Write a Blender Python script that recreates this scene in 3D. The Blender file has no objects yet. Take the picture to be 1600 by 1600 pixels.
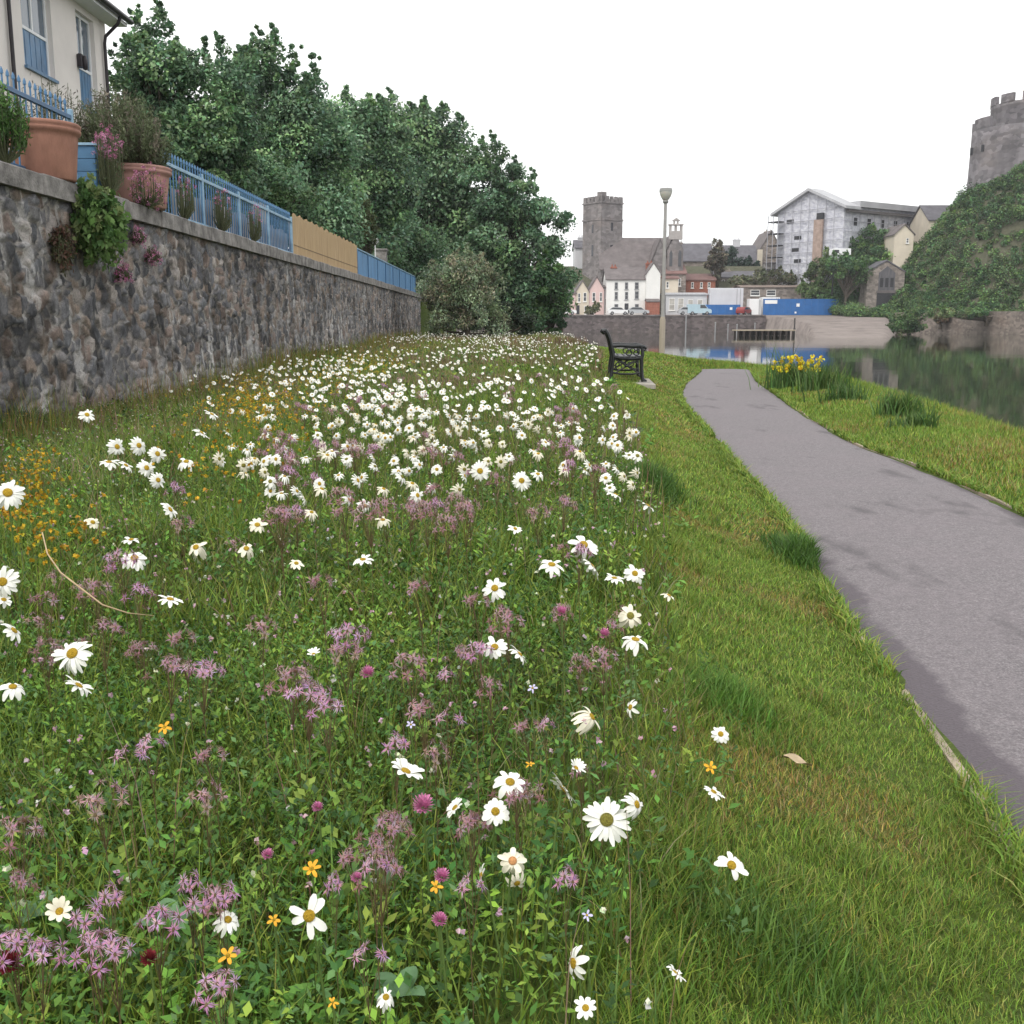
import bpy, math, random
import numpy as np
from mathutils import Vector, Matrix
rng = np.random.default_rng(7)
random.seed(7)
R = math.radians
scene = bpy.context.scene
COL = scene.collection
PI = math.pi

# ------------------------------------------------------------------ camera
F = 1640.0            # focal length in pixels of a 1600 px wide picture
CAM_Z = 1.3
PITCH = math.atan((800 - 505) / F)
cp, sp = math.cos(PITCH), math.sin(PITCH)
cam = bpy.data.cameras.new('camera')
cam.sensor_width = 36.0
cam.lens = 36.0 * F / 1600.0
cam.clip_start = 0.05
cam.clip_end = 3000
camo = bpy.data.objects.new('camera', cam)
COL.objects.link(camo)
camo.location = (0, 0, CAM_Z)
camo.rotation_euler = (PI / 2 - PITCH, 0, 0)
scene.camera = camo


def ray(u, v):
    a, b = (u - 800) / F, (800 - v) / F
    return a, cp + sp * b, -sp + cp * b


def P(u, v, D):
    """world point seen at photo pixel (u, v) at distance y = D"""
    a, b, c = ray(u, v)
    t = D / b
    return Vector((a * t, D, CAM_Z + c * t))


def PX(u, v, x):
    """world point seen at photo pixel (u, v) on the plane x = x"""
    a, b, c = ray(u, v)
    t = x / a
    return Vector((x, b * t, CAM_Z + c * t))


def PZ(u, v, z):
    a, b, c = ray(u, v)
    t = (z - CAM_Z) / c
    return Vector((a * t, b * t, z))


# ------------------------------------------------------------------ noise
def hash2(ix, iy, seed=0):
    h = (ix.astype(np.int64) * 374761393 + iy.astype(np.int64) * 668265263 + seed * 974634777) & 0xFFFFFFFF
    h = ((h ^ (h >> 13)) * 1274126177) & 0xFFFFFFFF
    h = h ^ (h >> 16)
    return (h & 0xFFFF) / 65535.0


def vnoise(x, y, seed=0):
    x = np.asarray(x, float); y = np.asarray(y, float)
    ix, iy = np.floor(x), np.floor(y)
    fx, fy = x - ix, y - iy
    fx = fx * fx * (3 - 2 * fx); fy = fy * fy * (3 - 2 * fy)
    a = hash2(ix, iy, seed); b = hash2(ix + 1, iy, seed)
    c = hash2(ix, iy + 1, seed); d = hash2(ix + 1, iy + 1, seed)
    return (a * (1 - fx) + b * fx) * (1 - fy) + (c * (1 - fx) + d * fx) * fy


def fbm(x, y, seed=0, o=3):
    s = 0; a = .5; t = 0
    for k in range(o):
        s = s + a * vnoise(x * 2 ** k, y * 2 ** k, seed + k); t += a; a *= .5
    return s / t


def sm(t):
    t = np.clip(t, 0, 1)
    return t * t * (3 - 2 * t)


# ------------------------------------------------------------------ materials
MATS = {}


def new_mat(name):
    m = bpy.data.materials.new(name)
    m.use_nodes = True
    nt = m.node_tree
    b = nt.nodes['Principled BSDF']
    return m, nt, b


def nd(nt, t, **k):
    n = nt.nodes.new(t)
    for a, v in k.items():
        setattr(n, a, v)
    return n


def coords(nt, scale=(1, 1, 1), obj=True):
    tc = nd(nt, 'ShaderNodeTexCoord')
    mp = nd(nt, 'ShaderNodeMapping')
    mp.inputs['Scale'].default_value = scale
    nt.links.new(tc.outputs['Object'], mp.inputs['Vector'])
    return mp.outputs['Vector']


def ramp(nt, fac, stops):
    r = nd(nt, 'ShaderNodeValToRGB')
    e = r.color_ramp.elements
    while len(e) < len(stops):
        e.new(.5)
    for i, (p, c) in enumerate(stops):
        e[i].position = p
        e[i].color = (c[0], c[1], c[2], 1)
    nt.links.new(fac, r.inputs['Fac'])
    return r.outputs['Color']


def noise(nt, vec, scale, detail=4, rough=.6):
    n = nd(nt, 'ShaderNodeTexNoise')
    n.inputs['Scale'].default_value = scale
    n.inputs['Detail'].default_value = detail
    n.inputs['Roughness'].default_value = rough
    nt.links.new(vec, n.inputs['Vector'])
    return n.outputs['Fac']


def bump(nt, b, h, strength=.3, dist=.02):
    n = nd(nt, 'ShaderNodeBump')
    n.inputs['Strength'].default_value = strength
    n.inputs['Distance'].default_value = dist
    nt.links.new(h, n.inputs['Height'])
    nt.links.new(n.outputs['Normal'], b.inputs['Normal'])


def mix(nt, fac, a, b, mode='MIX'):
    n = nd(nt, 'ShaderNodeMix', data_type='RGBA', blend_type=mode)
    for s, v in ((0, fac), (6, a), (7, b)):
        if isinstance(v, (int, float)):
            n.inputs[s].default_value = v
        elif isinstance(v, tuple):
            n.inputs[s].default_value = (v[0], v[1], v[2], 1)
        else:
            nt.links.new(v, n.inputs[s])
    return n.outputs[2]


def mat(name, c, rough=.7, var=.25, scale=6, metal=0, bumps=.0, bscale=40, spec=.3, stretch=(1, 1, 1)):
    """plain surface with mottled colour of its own"""
    if name in MATS:
        return MATS[name]
    m, nt, b = new_mat(name)
    v = coords(nt, stretch)
    f = noise(nt, v, scale, 5)
    lo = tuple(x * (1 - var) for x in c); hi = tuple(min(1, x * (1 + var)) for x in c)
    nt.links.new(ramp(nt, f, [(.3, lo), (.7, hi)]), b.inputs['Base Color'])
    b.inputs['Roughness'].default_value = rough
    b.inputs['Metallic'].default_value = metal
    b.inputs['Specular IOR Level'].default_value = spec
    if bumps:
        bump(nt, b, noise(nt, v, bscale, 4), bumps, .02)
    MATS[name] = m
    return m


def leaf_mat(name, trans=.3, rough=.55):
    """leaf or petal: own colour per leaf from the attribute col, a little light through it"""
    if name in MATS:
        return MATS[name]
    m, nt, b = new_mat(name)
    a = nd(nt, 'ShaderNodeAttribute', attribute_name='col')
    nt.links.new(a.outputs['Color'], b.inputs['Base Color'])
    b.inputs['Roughness'].default_value = rough
    b.inputs['Specular IOR Level'].default_value = .25
    t = nd(nt, 'ShaderNodeBsdfTranslucent')
    nt.links.new(a.outputs['Color'], t.inputs['Color'])
    mx = nd(nt, 'ShaderNodeMixShader')
    mx.inputs[0].default_value = trans
    out = nt.nodes['Material Output']
    nt.links.new(b.outputs[0], mx.inputs[1]); nt.links.new(t.outputs[0], mx.inputs[2])
    nt.links.new(mx.outputs[0], out.inputs['Surface'])
    MATS[name] = m
    return m


def stone_far(name, c, scale=1.2, var=.35, warm=(.30, .22, .18)):
    """coursed rubble stone for walls seen from afar"""
    if name in MATS:
        return MATS[name]
    m, nt, b = new_mat(name)
    v = coords(nt, (1, 1, 1.7))
    vo = nd(nt, 'ShaderNodeTexVoronoi'); vo.inputs['Scale'].default_value = scale * 1.6
    nt.links.new(v, vo.inputs['Vector'])
    bw = nd(nt, 'ShaderNodeRGBToBW'); nt.links.new(vo.outputs['Color'], bw.inputs[0])
    c1 = ramp(nt, bw.outputs[0], [(.15, tuple(x * (1 - var) for x in c)), (.55, c), (.9, tuple(x * (1 + var) for x in c))])
    n2 = noise(nt, v, scale * .18, 5)
    c2 = mix(nt, ramp(nt, n2, [(.5, (0, 0, 0)), (.75, (.5, .5, .5))]), c1, warm)
    n3 = noise(nt, coords(nt, (1, 1, .25)), scale * .8, 5)
    c3 = mix(nt, ramp(nt, n3, [(.45, (0, 0, 0)), (.75, (.7, .7, .7))]), c2, tuple(x * .45 for x in c))
    nt.links.new(c3, b.inputs['Base Color'])
    b.inputs['Roughness'].default_value = .9
    bump(nt, b, bw.outputs[0], .5, .08)
    MATS[name] = m
    return m


# ------------------------------------------------------------------ mesh helpers
def link(ob, parent=None):
    COL.objects.link(ob)
    if parent is not None:
        ob.parent = parent
    return ob


def np_mesh(name, V, Fs, mats, parent=None, col=None, fmat=None, smooth=False, loc=None):
    """fast mesh from arrays; Fs an (n,3|4) array or a list of them"""
    if not isinstance(Fs, list):
        Fs = [Fs]
    Fs = [np.asarray(f, np.int32) for f in Fs if len(f)]
    V = np.asarray(V, np.float32)
    if loc is not None:
        V = V - np.asarray(loc, np.float32)
    me = bpy.data.meshes.new(name)
    me.vertices.add(len(V))
    me.vertices.foreach_set('co', V.ravel())
    loops = np.concatenate([f.ravel() for f in Fs])
    tot = np.concatenate([np.full(len(f), f.shape[1], np.int32) for f in Fs])
    start = np.concatenate([[0], np.cumsum(tot)[:-1]]).astype(np.int32)
    me.loops.add(len(loops)); me.loops.foreach_set('vertex_index', loops)
    me.polygons.add(len(tot)); me.polygons.foreach_set('loop_start', start)
    me.polygons.foreach_set('loop_total', tot)
    if not isinstance(mats, (list, tuple)):
        mats = [mats]
    for m in mats:
        me.materials.append(m)
    if fmat is not None:
        me.polygons.foreach_set('material_index', np.asarray(fmat, np.int32))
    if smooth:
        me.polygons.foreach_set('use_smooth', np.ones(len(tot), bool))
    me.update(calc_edges=True)
    if col is not None:
        a = me.attributes.new('col', 'FLOAT_COLOR', 'POINT')
        c = np.ones((len(V), 4), np.float32); c[:, :3] = col
        a.data.foreach_set('color', c.ravel())
    ob = bpy.data.objects.new(name, me)
    if loc is not None:
        ob.location = loc
    return link(ob, parent)


class MB:
    """collects shapes, then builds ONE mesh object"""
    def __init__(s):
        s.v = []; s.f = []; s.m = []; s.sm = []

    def add(s, vs, fs, mi=0, smooth=False):
        o = len(s.v)
        s.v += [tuple(x) for x in vs]
        for f in fs:
            s.f.append([i + o for i in f]); s.m.append(mi); s.sm.append(smooth)

    def box(s, x0, x1, y0, y1, z0, z1, mi=0, M=None):
        vs = [(x, y, z) for z in (z0, z1) for y in (y0, y1) for x in (x0, x1)]
        if M is not None:
            vs = [M @ Vector(v) for v in vs]
        s.add(vs, [(0, 2, 3, 1), (4, 5, 7, 6), (0, 1, 5, 4), (2, 6, 7, 3), (0, 4, 6, 2), (1, 3, 7, 5)], mi)

    def bbox(s, x0, x1, y0, y1, z0, z1, b=.01, mi=0):
        """box with chamfered vertical and top edges"""
        vs = []
        for z, k in ((z0, 0), (z1 - b, 0), (z1, b)):
            for (x, y) in ((x0 + k + b, y0 + k), (x1 - k - b, y0 + k), (x1 - k, y0 + k + b), (x1 - k, y1 - k - b),
                           (x1 - k - b, y1 - k), (x0 + k + b, y1 - k), (x0 + k, y1 - k - b), (x0 + k, y0 + k + b)):
                vs.append((x, y, z))
        fs = [tuple(range(7, -1, -1)), tuple(range(16, 24))]
        for r in (0, 8):
            for i in range(8):
                j = (i + 1) % 8
                fs.append((r + i, r + j, r + 8 + j, r + 8 + i))
        s.add(vs, fs, mi)

    def tube(s, pts, rad, n=8, mi=0, caps=True, smooth=True):
        pts = [Vector(p) for p in pts]
        if not isinstance(rad, (list, tuple)):
            rad = [rad] * len(pts)
        vs = []; fs = []
        ref = None
        for i, p in enumerate(pts):
            d = (pts[min(i + 1, len(pts) - 1)] - pts[max(i - 1, 0)])
            if d.length < 1e-9:
                d = Vector((0, 0, 1))
            d.normalize()
            if ref is None:
                ref = Vector((0, 1, 0)) if abs(d.z) > .7 else Vector((0, 0, 1))
            a = d.cross(ref)
            if a.length < 1e-6:
                a = d.cross(Vector((1, 0, 0)))
            a.normalize(); b = d.cross(a).normalized()
            ref = -b if False else ref
            for k in range(n):
                t = 2 * PI * k / n
                vs.append(p + (a * math.cos(t) + b * math.sin(t)) * rad[i])
        for i in range(len(pts) - 1):
            for k in range(n):
                k2 = (k + 1) % n
                fs.append((i * n + k, i * n + k2, (i + 1) * n + k2, (i + 1) * n + k))
        s.add(vs, fs, mi, smooth)
        if caps:
            s.add(vs[:n], [tuple(range(n))], mi); s.add(vs[-n:], [tuple(range(n - 1, -1, -1))], mi)

    def lathe(s, prof, n=24, c=(0, 0, 0), mi=0, smooth=True, a0=0, a1=2 * PI):
        full = abs(a1 - a0 - 2 * PI) < 1e-6
        m = n if full else n + 1
        vs = []
        for r, z in prof:
            for k in range(m):
                t = a0 + (a1 - a0) * k / n
                vs.append((c[0] + r * math.cos(t), c[1] + r * math.sin(t), c[2] + z))
        fs = []
        for i in range(len(prof) - 1):
            for k in range(n):
                k2 = (k + 1) % m
                fs.append((i * m + k, i * m + k2, (i + 1) * m + k2, (i + 1) * m + k))
        s.add(vs, fs, mi, smooth)

    def prism(s, poly, axis, d0, d1, mi=0):
        """extrude a polygon [(a,b)]: axis 'y' -> (a, d, b), axis 'x' -> (d, a, b)"""
        n = len(poly)
        mk = (lambda a, b, d: (a, d, b)) if axis == 'y' else (lambda a, b, d: (d, a, b))
        vs = [mk(a, b, d0) for a, b in poly] + [mk(a, b, d1) for a, b in poly]
        fs = [tuple(range(n)), tuple(range(2 * n - 1, n - 1, -1))]
        for i in range(n):
            j = (i + 1) % n
            fs.append((i, n + i, n + j, j))
        s.add(vs, fs, mi)

    def build(s, name, mats, parent=None, M=None, fix=True):
        me = bpy.data.meshes.new(name)
        v = s.v if M is None else [tuple(M @ Vector(p)) for p in s.v]
        me.from_pydata(v, [], s.f)
        if not isinstance(mats, (list, tuple)):
            mats = [mats]
        for m in mats:
            me.materials.append(m)
        me.polygons.foreach_set('material_index', s.m)
        me.polygons.foreach_set('use_smooth', s.sm)
        if fix:
            import bmesh
            bm = bmesh.new(); bm.from_mesh(me)
            bmesh.ops.recalc_face_normals(bm, faces=bm.faces)
            bm.to_mesh(me); bm.free()
        me.update()
        return link(bpy.data.objects.new(name, me), parent)


def tag(o, label, cat, group=None, kind=None):
    if label: o['label'] = label
    if cat: o['category'] = cat
    if group: o['group'] = group
    if kind: o['kind'] = kind
    return o


def structure(o, kind='structure'):
    o['kind'] = kind
    return o


def empty(name, loc, label, cat, group=None, rz=0):
    o = bpy.data.objects.new(name, None)
    o.empty_display_size = .1
    COL.objects.link(o)
    o.location = loc
    o.rotation_euler = (0, 0, rz)
    return tag(o, label, cat, group)


def copy_thing(src, loc, rz, label=None):
    c = src.copy(); COL.objects.link(c)
    c.location = loc; c.rotation_euler = (0, 0, rz)
    if label: c['label'] = label
    for ch in [o for o in bpy.data.objects if o.parent == src]:
        k = ch.copy(); COL.objects.link(k); k.parent = c
    return c


# ------------------------------------------------------------------ plan of the near land
L_px = [(1600, 1330), (1500, 1190), (1430, 1092), (1340, 985), (1290, 910), (1262, 850), (1215, 790), (1157, 730), (1108, 672), (1078, 642), (1064, 620), (1071, 600), (1097, 579)]
R_px = [(1600, 805), (1500, 757), (1400, 717), (1330, 692), (1250, 645), (1203, 611), (1182, 596), (1172, 579)]
Lp = [PZ(u, v, 0) for u, v in L_px]; Rp = [PZ(u, v, 0) for u, v in R_px]
lx = np.array([p.x for p in Lp]); ly = np.array([p.y for p in Lp])
rx = np.array([p.x for p in Rp]); ry = np.array([p.y for p in Rp])
lx = np.concatenate([[.62, .95], lx]); ly = np.concatenate([[-3, .9], ly])
rx = np.concatenate([[2.25, 2.7, 3.15], rx]); ry = np.concatenate([[-3, 1.5, 4.5], ry])


def pl(y): return np.interp(y, ly, lx)
def pr(y): return np.interp(y, ry, rx)


bank_y = np.array([-5, 0, 6, 11.5, 17, 23.5, 29, 34, 40, 55, 64, 72, 85, 120])
bank_x = np.array([4.7, 4.9, 5.3, 5.75, 6.6, 7.5, 7.9, 7.0, 5.6, 4.8, 4.0, 3.6, 2, -6])
def bank(y): return np.interp(y, bank_y, bank_x)


mead_y = np.array([-3, 1.4, 2.1, 3.4, 6.2, 11.5, 17, 22, 30, 45, 60])
mead_x = np.array([.2, .27, .42, .55, .88, 1.2, 1.45, 1.9, 2.6, 3.2, 3.0])
def mead_edge(y): return np.interp(y, mead_y, mead_x)


WALL_X = -5.0
WATER_Z = -.36
QUAY_Z = 2.9
yE = ly[-1]
cl = [((a + b) / 2, y, abs(b - a) / 2) for y in np.linspace(-3, yE, 40) for a, b in [(pl(y), pr(y))]]
x_, y_, w_ = cl[-1]
cl += [(x_ + .05, y_ + .8, .8), (x_ - .15, y_ + 1.8, .8), (x_ - .8, y_ + 2.8, .8), (x_ - 1.8, y_ + 3.6, .8), (x_ - 2.9, y_ + 4.5, .8), (x_ - 3.6, y_ + 6.5, .8), (x_ - 4.1, y_ + 12, .8)]
CLn = np.array(cl)


def path_dist(x, y):
    """signed distance to the path's edge (negative on the path)"""
    x = np.asarray(x, float); y = np.asarray(y, float)
    best = np.full(x.shape, 1e9)
    for i in range(len(CLn) - 1):
        ax, ay, aw = CLn[i]; bx, by, bw = CLn[i + 1]
        dx, dy = bx - ax, by - ay
        t = np.clip(((x - ax) * dx + (y - ay) * dy) / (dx * dx + dy * dy), 0, 1)
        d = np.hypot(x - ax - t * dx, y - ay - t * dy) - (aw + t * (bw - aw))
        best = np.minimum(best, d)
    return best


def pathz(y):
    return -.20 * sm((y - yE - .3) / 3.0)


def ground(x, y):
    x = np.asarray(x, float); y = np.asarray(y, float)
    xb = bank(y)
    mead = .24 + .2 * sm((y - 8) / 42) - .12 * sm((-2 - x) / 2.5) * (1 - sm((y - 14) / 14))
    mead = mead + .05 * (fbm(x * .9, y * .9, 3) - .5)
    t = xb - x
    land = mead * sm(t / 3.2) + .02
    d = path_dist(x, y)
    k = sm((d - .05) / .95)
    pz = pathz(y)
    z = pz * (1 - k) + land * k - .012 * (d < .0)
    # bank down to the water bed
    z = np.where(t < 0, z - 3.0 * sm(-t / 2.2), z)
    # garden behind the retaining wall
    z = np.where(x < WALL_X - .2, 2.62, z)
    # far town and castle side
    far = (y > 100)
    shore = 203.9
    town = QUAY_Z - .1 + 11.0 * sm((y - 214) / 26)
    tz = np.where(y > shore + .6, town, -2.6)
    # slipway / beach between
    ux = x / np.maximum(y, 1) * F / 1.02 + 800
    slip = -.50 + (y - 116) * (3.3 / 90)
    slip = np.clip(slip, -2.6, QUAY_Z - .1)
    insl = sm((ux - np.interp(y, [112, 160, 206], [1246, 1238, 1176])) / 8) * (1 - sm((ux - 1362) / 36) * (y < 196))
    tz = np.where(y > 212, np.maximum(town, -2.6), tz * (1 - insl) + slip * insl)
    # castle hill
    hx = np.interp(x, [58, 64, 70, 75, 80, 85, 92, 104, 140, 200], [0, 1.5, 5, 11.5, 17.5, 23.5, 28, 31, 31, 28])
    front = np.interp(x, [60, 75, 100, 150], [197, 188, 171, 150])
    hz = hx * sm((y - front) / 22) + np.where(y > front, 1.1, 0) * sm((x - 64) / 4)
    hz = hz * (1 - .62 * sm((y - 205) / 9))
    hz = hz + (hz > 2) * 2.2 * (fbm(x * .22, y * .22, 11) - .5)
    tz = np.where(x > 62, np.maximum(tz, np.where(y > front, hz, -2.6)), tz)
    z = np.where(far, np.where(x < -12, np.maximum(tz, 0), tz), z)
    z = np.where(y > 330, 14 + 10 * sm((y - 330) / 300) * fbm(x * .01, y * .01, 5), z)
    return z


def g1(x, y):
    return float(ground(np.array([x]), np.array([y]))[0])


def G(u, v, h):
    """point h above the ground seen at photo pixel (u, v)"""
    a, b, c = ray(u, v)
    lo, hi = .3, 90.
    ts = np.linspace(.8, 80, 1500)
    f = CAM_Z + c * ts - ground(a * ts, b * ts) - h
    i = np.argmax(f < 0)
    if f[i] >= 0: i = len(ts) - 1
    t = ts[i]
    return Vector((a * t, b * t, CAM_Z + c * t))
# ================================================================== ground, path, water
def grid_lines(*segs):
    out = []
    for a, b, d in segs:
        n = max(1, int(round((b - a) / d)))
        out += list(np.linspace(a, b, n, endpoint=False))
    out.append(segs[-1][1])
    return np.array(sorted(set(np.round(out, 4))))


gx = grid_lines((-900, -200, 100), (-200, -40, 20), (-40, -7, 3), (-7, -5.3, .5), (-5.3, 9, .12), (9, 30, 3), (30, 126, 1.1), (126, 200, 12), (200, 900, 100))
gx = np.array(sorted(set(list(gx) + [-5.16, -5.22])))
gy = grid_lines((-12, -3, 1), (-3, 12, .12), (12, 66, .3), (66, 108, 5), (108, 202, 1.5), (202, 205.6, .3), (205.6, 245, 1.2), (245, 345, 10), (345, 1500, 80))
XX, YY = np.meshgrid(gx, gy, indexing='xy')
ZZ = ground(XX, YY)
V = np.stack([XX, YY, ZZ], -1).reshape(-1, 3)
nxg, nyg = len(gx), len(gy)
ii = (np.arange(nyg - 1)[:, None] * nxg + np.arange(nxg - 1)[None, :]).ravel()
Fg = np.stack([ii, ii + 1, ii + 1 + nxg, ii + nxg], -1)

m, nt, b = new_mat('earth_and_turf')
v = coords(nt)
n1 = noise(nt, v, 2.2, 6); n2 = noise(nt, v, 25, 5, .7)
c1 = ramp(nt, n1, [(.3, (.05, .085, .018)), (.5, (.085, .135, .028)), (.72, (.12, .15, .04))])
c2 = ramp(nt, n2, [(.3, (.035, .026, .016)), (.5, (.07, .085, .025)), (.7, (.11, .14, .035))])
c3 = mix(nt, .55, c1, c2)
# silt and gravel down at the water bed and the landing beach
ge = nd(nt, 'ShaderNodeNewGeometry'); sx = nd(nt, 'ShaderNodeSeparateXYZ'); nt.links.new(ge.outputs['Position'], sx.inputs[0])
far_f = nd(nt, 'ShaderNodeMapRange'); far_f.inputs[1].default_value = 100; far_f.inputs[2].default_value = 110
nt.links.new(sx.outputs['Y'], far_f.inputs[0])
lo_f = nd(nt, 'ShaderNodeMapRange'); lo_f.inputs[1].default_value = 3.6; lo_f.inputs[2].default_value = 2.95
nt.links.new(sx.outputs['Z'], lo_f.inputs[0])
mm = nd(nt, 'ShaderNodeMath', operation='MULTIPLY'); nt.links.new(far_f.outputs[0], mm.inputs[0]); nt.links.new(lo_f.outputs[0], mm.inputs[1])
gr = ramp(nt, noise(nt, v, .35, 8, .7), [(.3, (.135, .115, .11)), (.5, (.235, .20, .185)), (.7, (.30, .26, .24))])
c3 = mix(nt, far_f.outputs[0], c3, ramp(nt, n1, [(.3, (.07, .075, .05)), (.7, (.13, .125, .085))]))
c4 = mix(nt, mm.outputs[0], c3, gr)
nt.links.new(c4, b.inputs['Base Color']); b.inputs['Roughness'].default_value = .95; b.inputs['Specular IOR Level'].default_value = .1
bump(nt, b, n2, .8, .03)
ground_o = structure(np_mesh('ground', V, Fg, m, smooth=True))

# ---- tarmac path
def path_strip():
    pts = []
    n = len(CLn)
    sxy = []
    # resample
    for i in range(n - 1):
        k = 6 if i < n - 8 else 10
        for j in range(k):
            sxy.append(CLn[i] + (CLn[i + 1] - CLn[i]) * j / k)
    sxy = np.array(sxy)
    # smooth
    for _ in range(6):
        sxy[1:-1] = (sxy[:-2] + sxy[1:-1] * 2 + sxy[2:]) / 4
    tang = np.gradient(sxy[:, :2], axis=0); tang /= np.linalg.norm(tang, axis=1)[:, None]
    nor = np.stack([tang[:, 1], -tang[:, 0]], -1)
    straight = sxy[:, 1] < yE - .2
    nor[straight] = (1, 0)
    W = np.linspace(-1, 1, 17)
    Vs = []
    for i, (x, y, w) in enumerate(sxy):
        for q in W:
            e = 0
            if abs(q) == 1:
                e = .05 * (fbm(np.array(y * 1.6 + 40 * (q > 0)), np.array(3.), 21) - .5) + .025 * (fbm(np.array(y * 9. + 40 * (q > 0)), np.array(3.), 22) - .5)
            px = x + nor[i, 0] * (q * w + e); py = y + nor[i, 1] * (q * w + e)
            pz = float(pathz(py)) + .006 + .022 * (1 - q * q) - .018 * (abs(q) == 1)
            Vs.append((px, py, pz))
    m_ = len(W)
    ii = (np.arange(len(sxy) - 1)[:, None] * m_ + np.arange(m_ - 1)[None, :]).ravel()
    return np.array(Vs), np.stack([ii, ii + 1, ii + 1 + m_, ii + m_], -1), sxy, nor


m, nt, b = new_mat('worn_tarmac')
v = coords(nt)
n1 = noise(nt, v, 95, 4, .85); n2 = noise(nt, v, 1.1, 8, .7); n3 = noise(nt, coords(nt, (1, .45, 1)), 1.7, 4)
c1 = ramp(nt, n1, [(.28, (.05, .044, .048)), (.5, (.15, .134, .142)), (.74, (.38, .35, .36))])
c2 = mix(nt, ramp(nt, n2, [(.35, (0, 0, 0)), (.7, (.55, .55, .55))]), c1, (.185, .158, .17))
n5 = noise(nt, v, 28, 3, .7)
c2 = mix(nt, .45, c2, ramp(nt, n5, [(.32, (.62, .61, .62)), (.5, (1, 1, 1)), (.7, (1.3, 1.28, 1.27))]), 'MULTIPLY')
damp = ramp(nt, n3, [(.60, (0, 0, 0)), (.68, (.7, .7, .7))])
c3 = mix(nt, damp, c2, (.075, .066, .072))
# long damp stains lying along the low edges of the path
at = nd(nt, 'ShaderNodeAttribute', attribute_name='col')
sep = nd(nt, 'ShaderNodeSeparateColor'); nt.links.new(at.outputs['Color'], sep.inputs[0])
ad = nd(nt, 'ShaderNodeMath', operation='ADD'); nt.links.new(sep.outputs[0], ad.inputs[0]); nt.links.new(n2, ad.inputs[1])
c4 = mix(nt, ramp(nt, ad.outputs[0], [(.88, (0, 0, 0)), (1.0, (.85, .85, .85))]), c3, (.085, .07, .082))
nt.links.new(c4, b.inputs['Base Color']); b.inputs['Roughness'].default_value = .85
vo = nd(nt, 'ShaderNodeTexVoronoi'); vo.inputs['Scale'].default_value = 110; nt.links.new(v, vo.inputs['Vector'])
bump(nt, b, vo.outputs['Distance'], .55, .006)
PV, PF, sxy, pnor = path_strip()
# stain mask: strong near the left edge (near end) and the right edge (middle)
q = np.tile(np.linspace(-1, 1, 17), len(sxy)); yy = np.repeat(sxy[:, 1], 17)
st = .66 * np.exp(-((q + 1) / .22) ** 2) * sm((7.5 - yy) / 2.5) + .55 * np.exp(-((q - .95) / .16) ** 2) * sm((yy - 5) / 2) * sm((13 - yy) / 3)
path_o = structure(np_mesh('path', PV, PF, m, smooth=True, col=np.stack([st] * 3, -1)))

# timber edging boards let into the turf beside the path
m_edge = mat('grey_timber_edge', (.33, .27, .21), .85, .35, 9, bumps=.4, bscale=60, stretch=(1, .2, 1))
for side, y0, y1, lab in ((-1, .9, 7.0, 'weathered wooden edging board between tarmac and mown verge, nearest'), (1, 5.2, 17, 'weathered wooden edging board along the water side of the tarmac path')):
    mb = MB(); ys = np.arange(y0, y1, .25)
    last = None
    vs = []
    for yv in ys:
        xe = (pl(yv) if side < 0 else pr(yv)) + side * .022 + .012 * math.sin(yv * 2.1) * 1.0
        zt = .004 + .012 * math.sin(yv * 3.3 + side)
        vs += [(xe - .014, yv, -.05), (xe + .014, yv, -.05), (xe + .014, yv, zt), (xe - .014, yv, zt)]
    fs = []
    for i in range(len(ys) - 1):
        for k in range(4):
            k2 = (k + 1) % 4
            fs.append((i * 4 + k, i * 4 + k2, i * 4 + 4 + k2, i * 4 + 4 + k))
    mb.add(vs, fs)
    tag(mb.build('path_edging', m_edge), lab, 'edging')

# ---- water
m, nt, b = new_mat('pond_water')
b.inputs['Base Color'].default_value = (.022, .028, .016, 1)
b.inputs['Roughness'].default_value = .035
b.inputs['IOR'].default_value = 1.33
v = coords(nt, (.6, 1.0, 1))
n1 = noise(nt, v, 1.1, 3, .5); n2 = noise(nt, coords(nt, (.25, .12, 1)), 1.0, 2)
mu = nd(nt, 'ShaderNodeMath', operation='MULTIPLY'); nt.links.new(n1, mu.inputs[0])
nt.links.new(ramp(nt, n2, [(.45, (.12, .12, .12)), (.68, (1, 1, 1))]), mu.inputs[1])
bump(nt, b, mu.outputs[0], .09, .05)
mb = MB(); mb.add([(-40, 8, WATER_Z), (4, -40, WATER_Z), (320, -40, WATER_Z), (320, 215, WATER_Z), (-40, 215, WATER_Z)], [(0, 1, 2, 3, 4)])
structure(mb.build('water', m))

# ================================================================== retaining wall
CZ0 = PX(0, 288, WALL_X).z          # underside of the coping
CZ1 = CZ0 + .22
WY0, WY1 = 4.0, PX(657, 470, WALL_X).y
print('wall', CZ0, CZ1, WY1)


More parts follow.
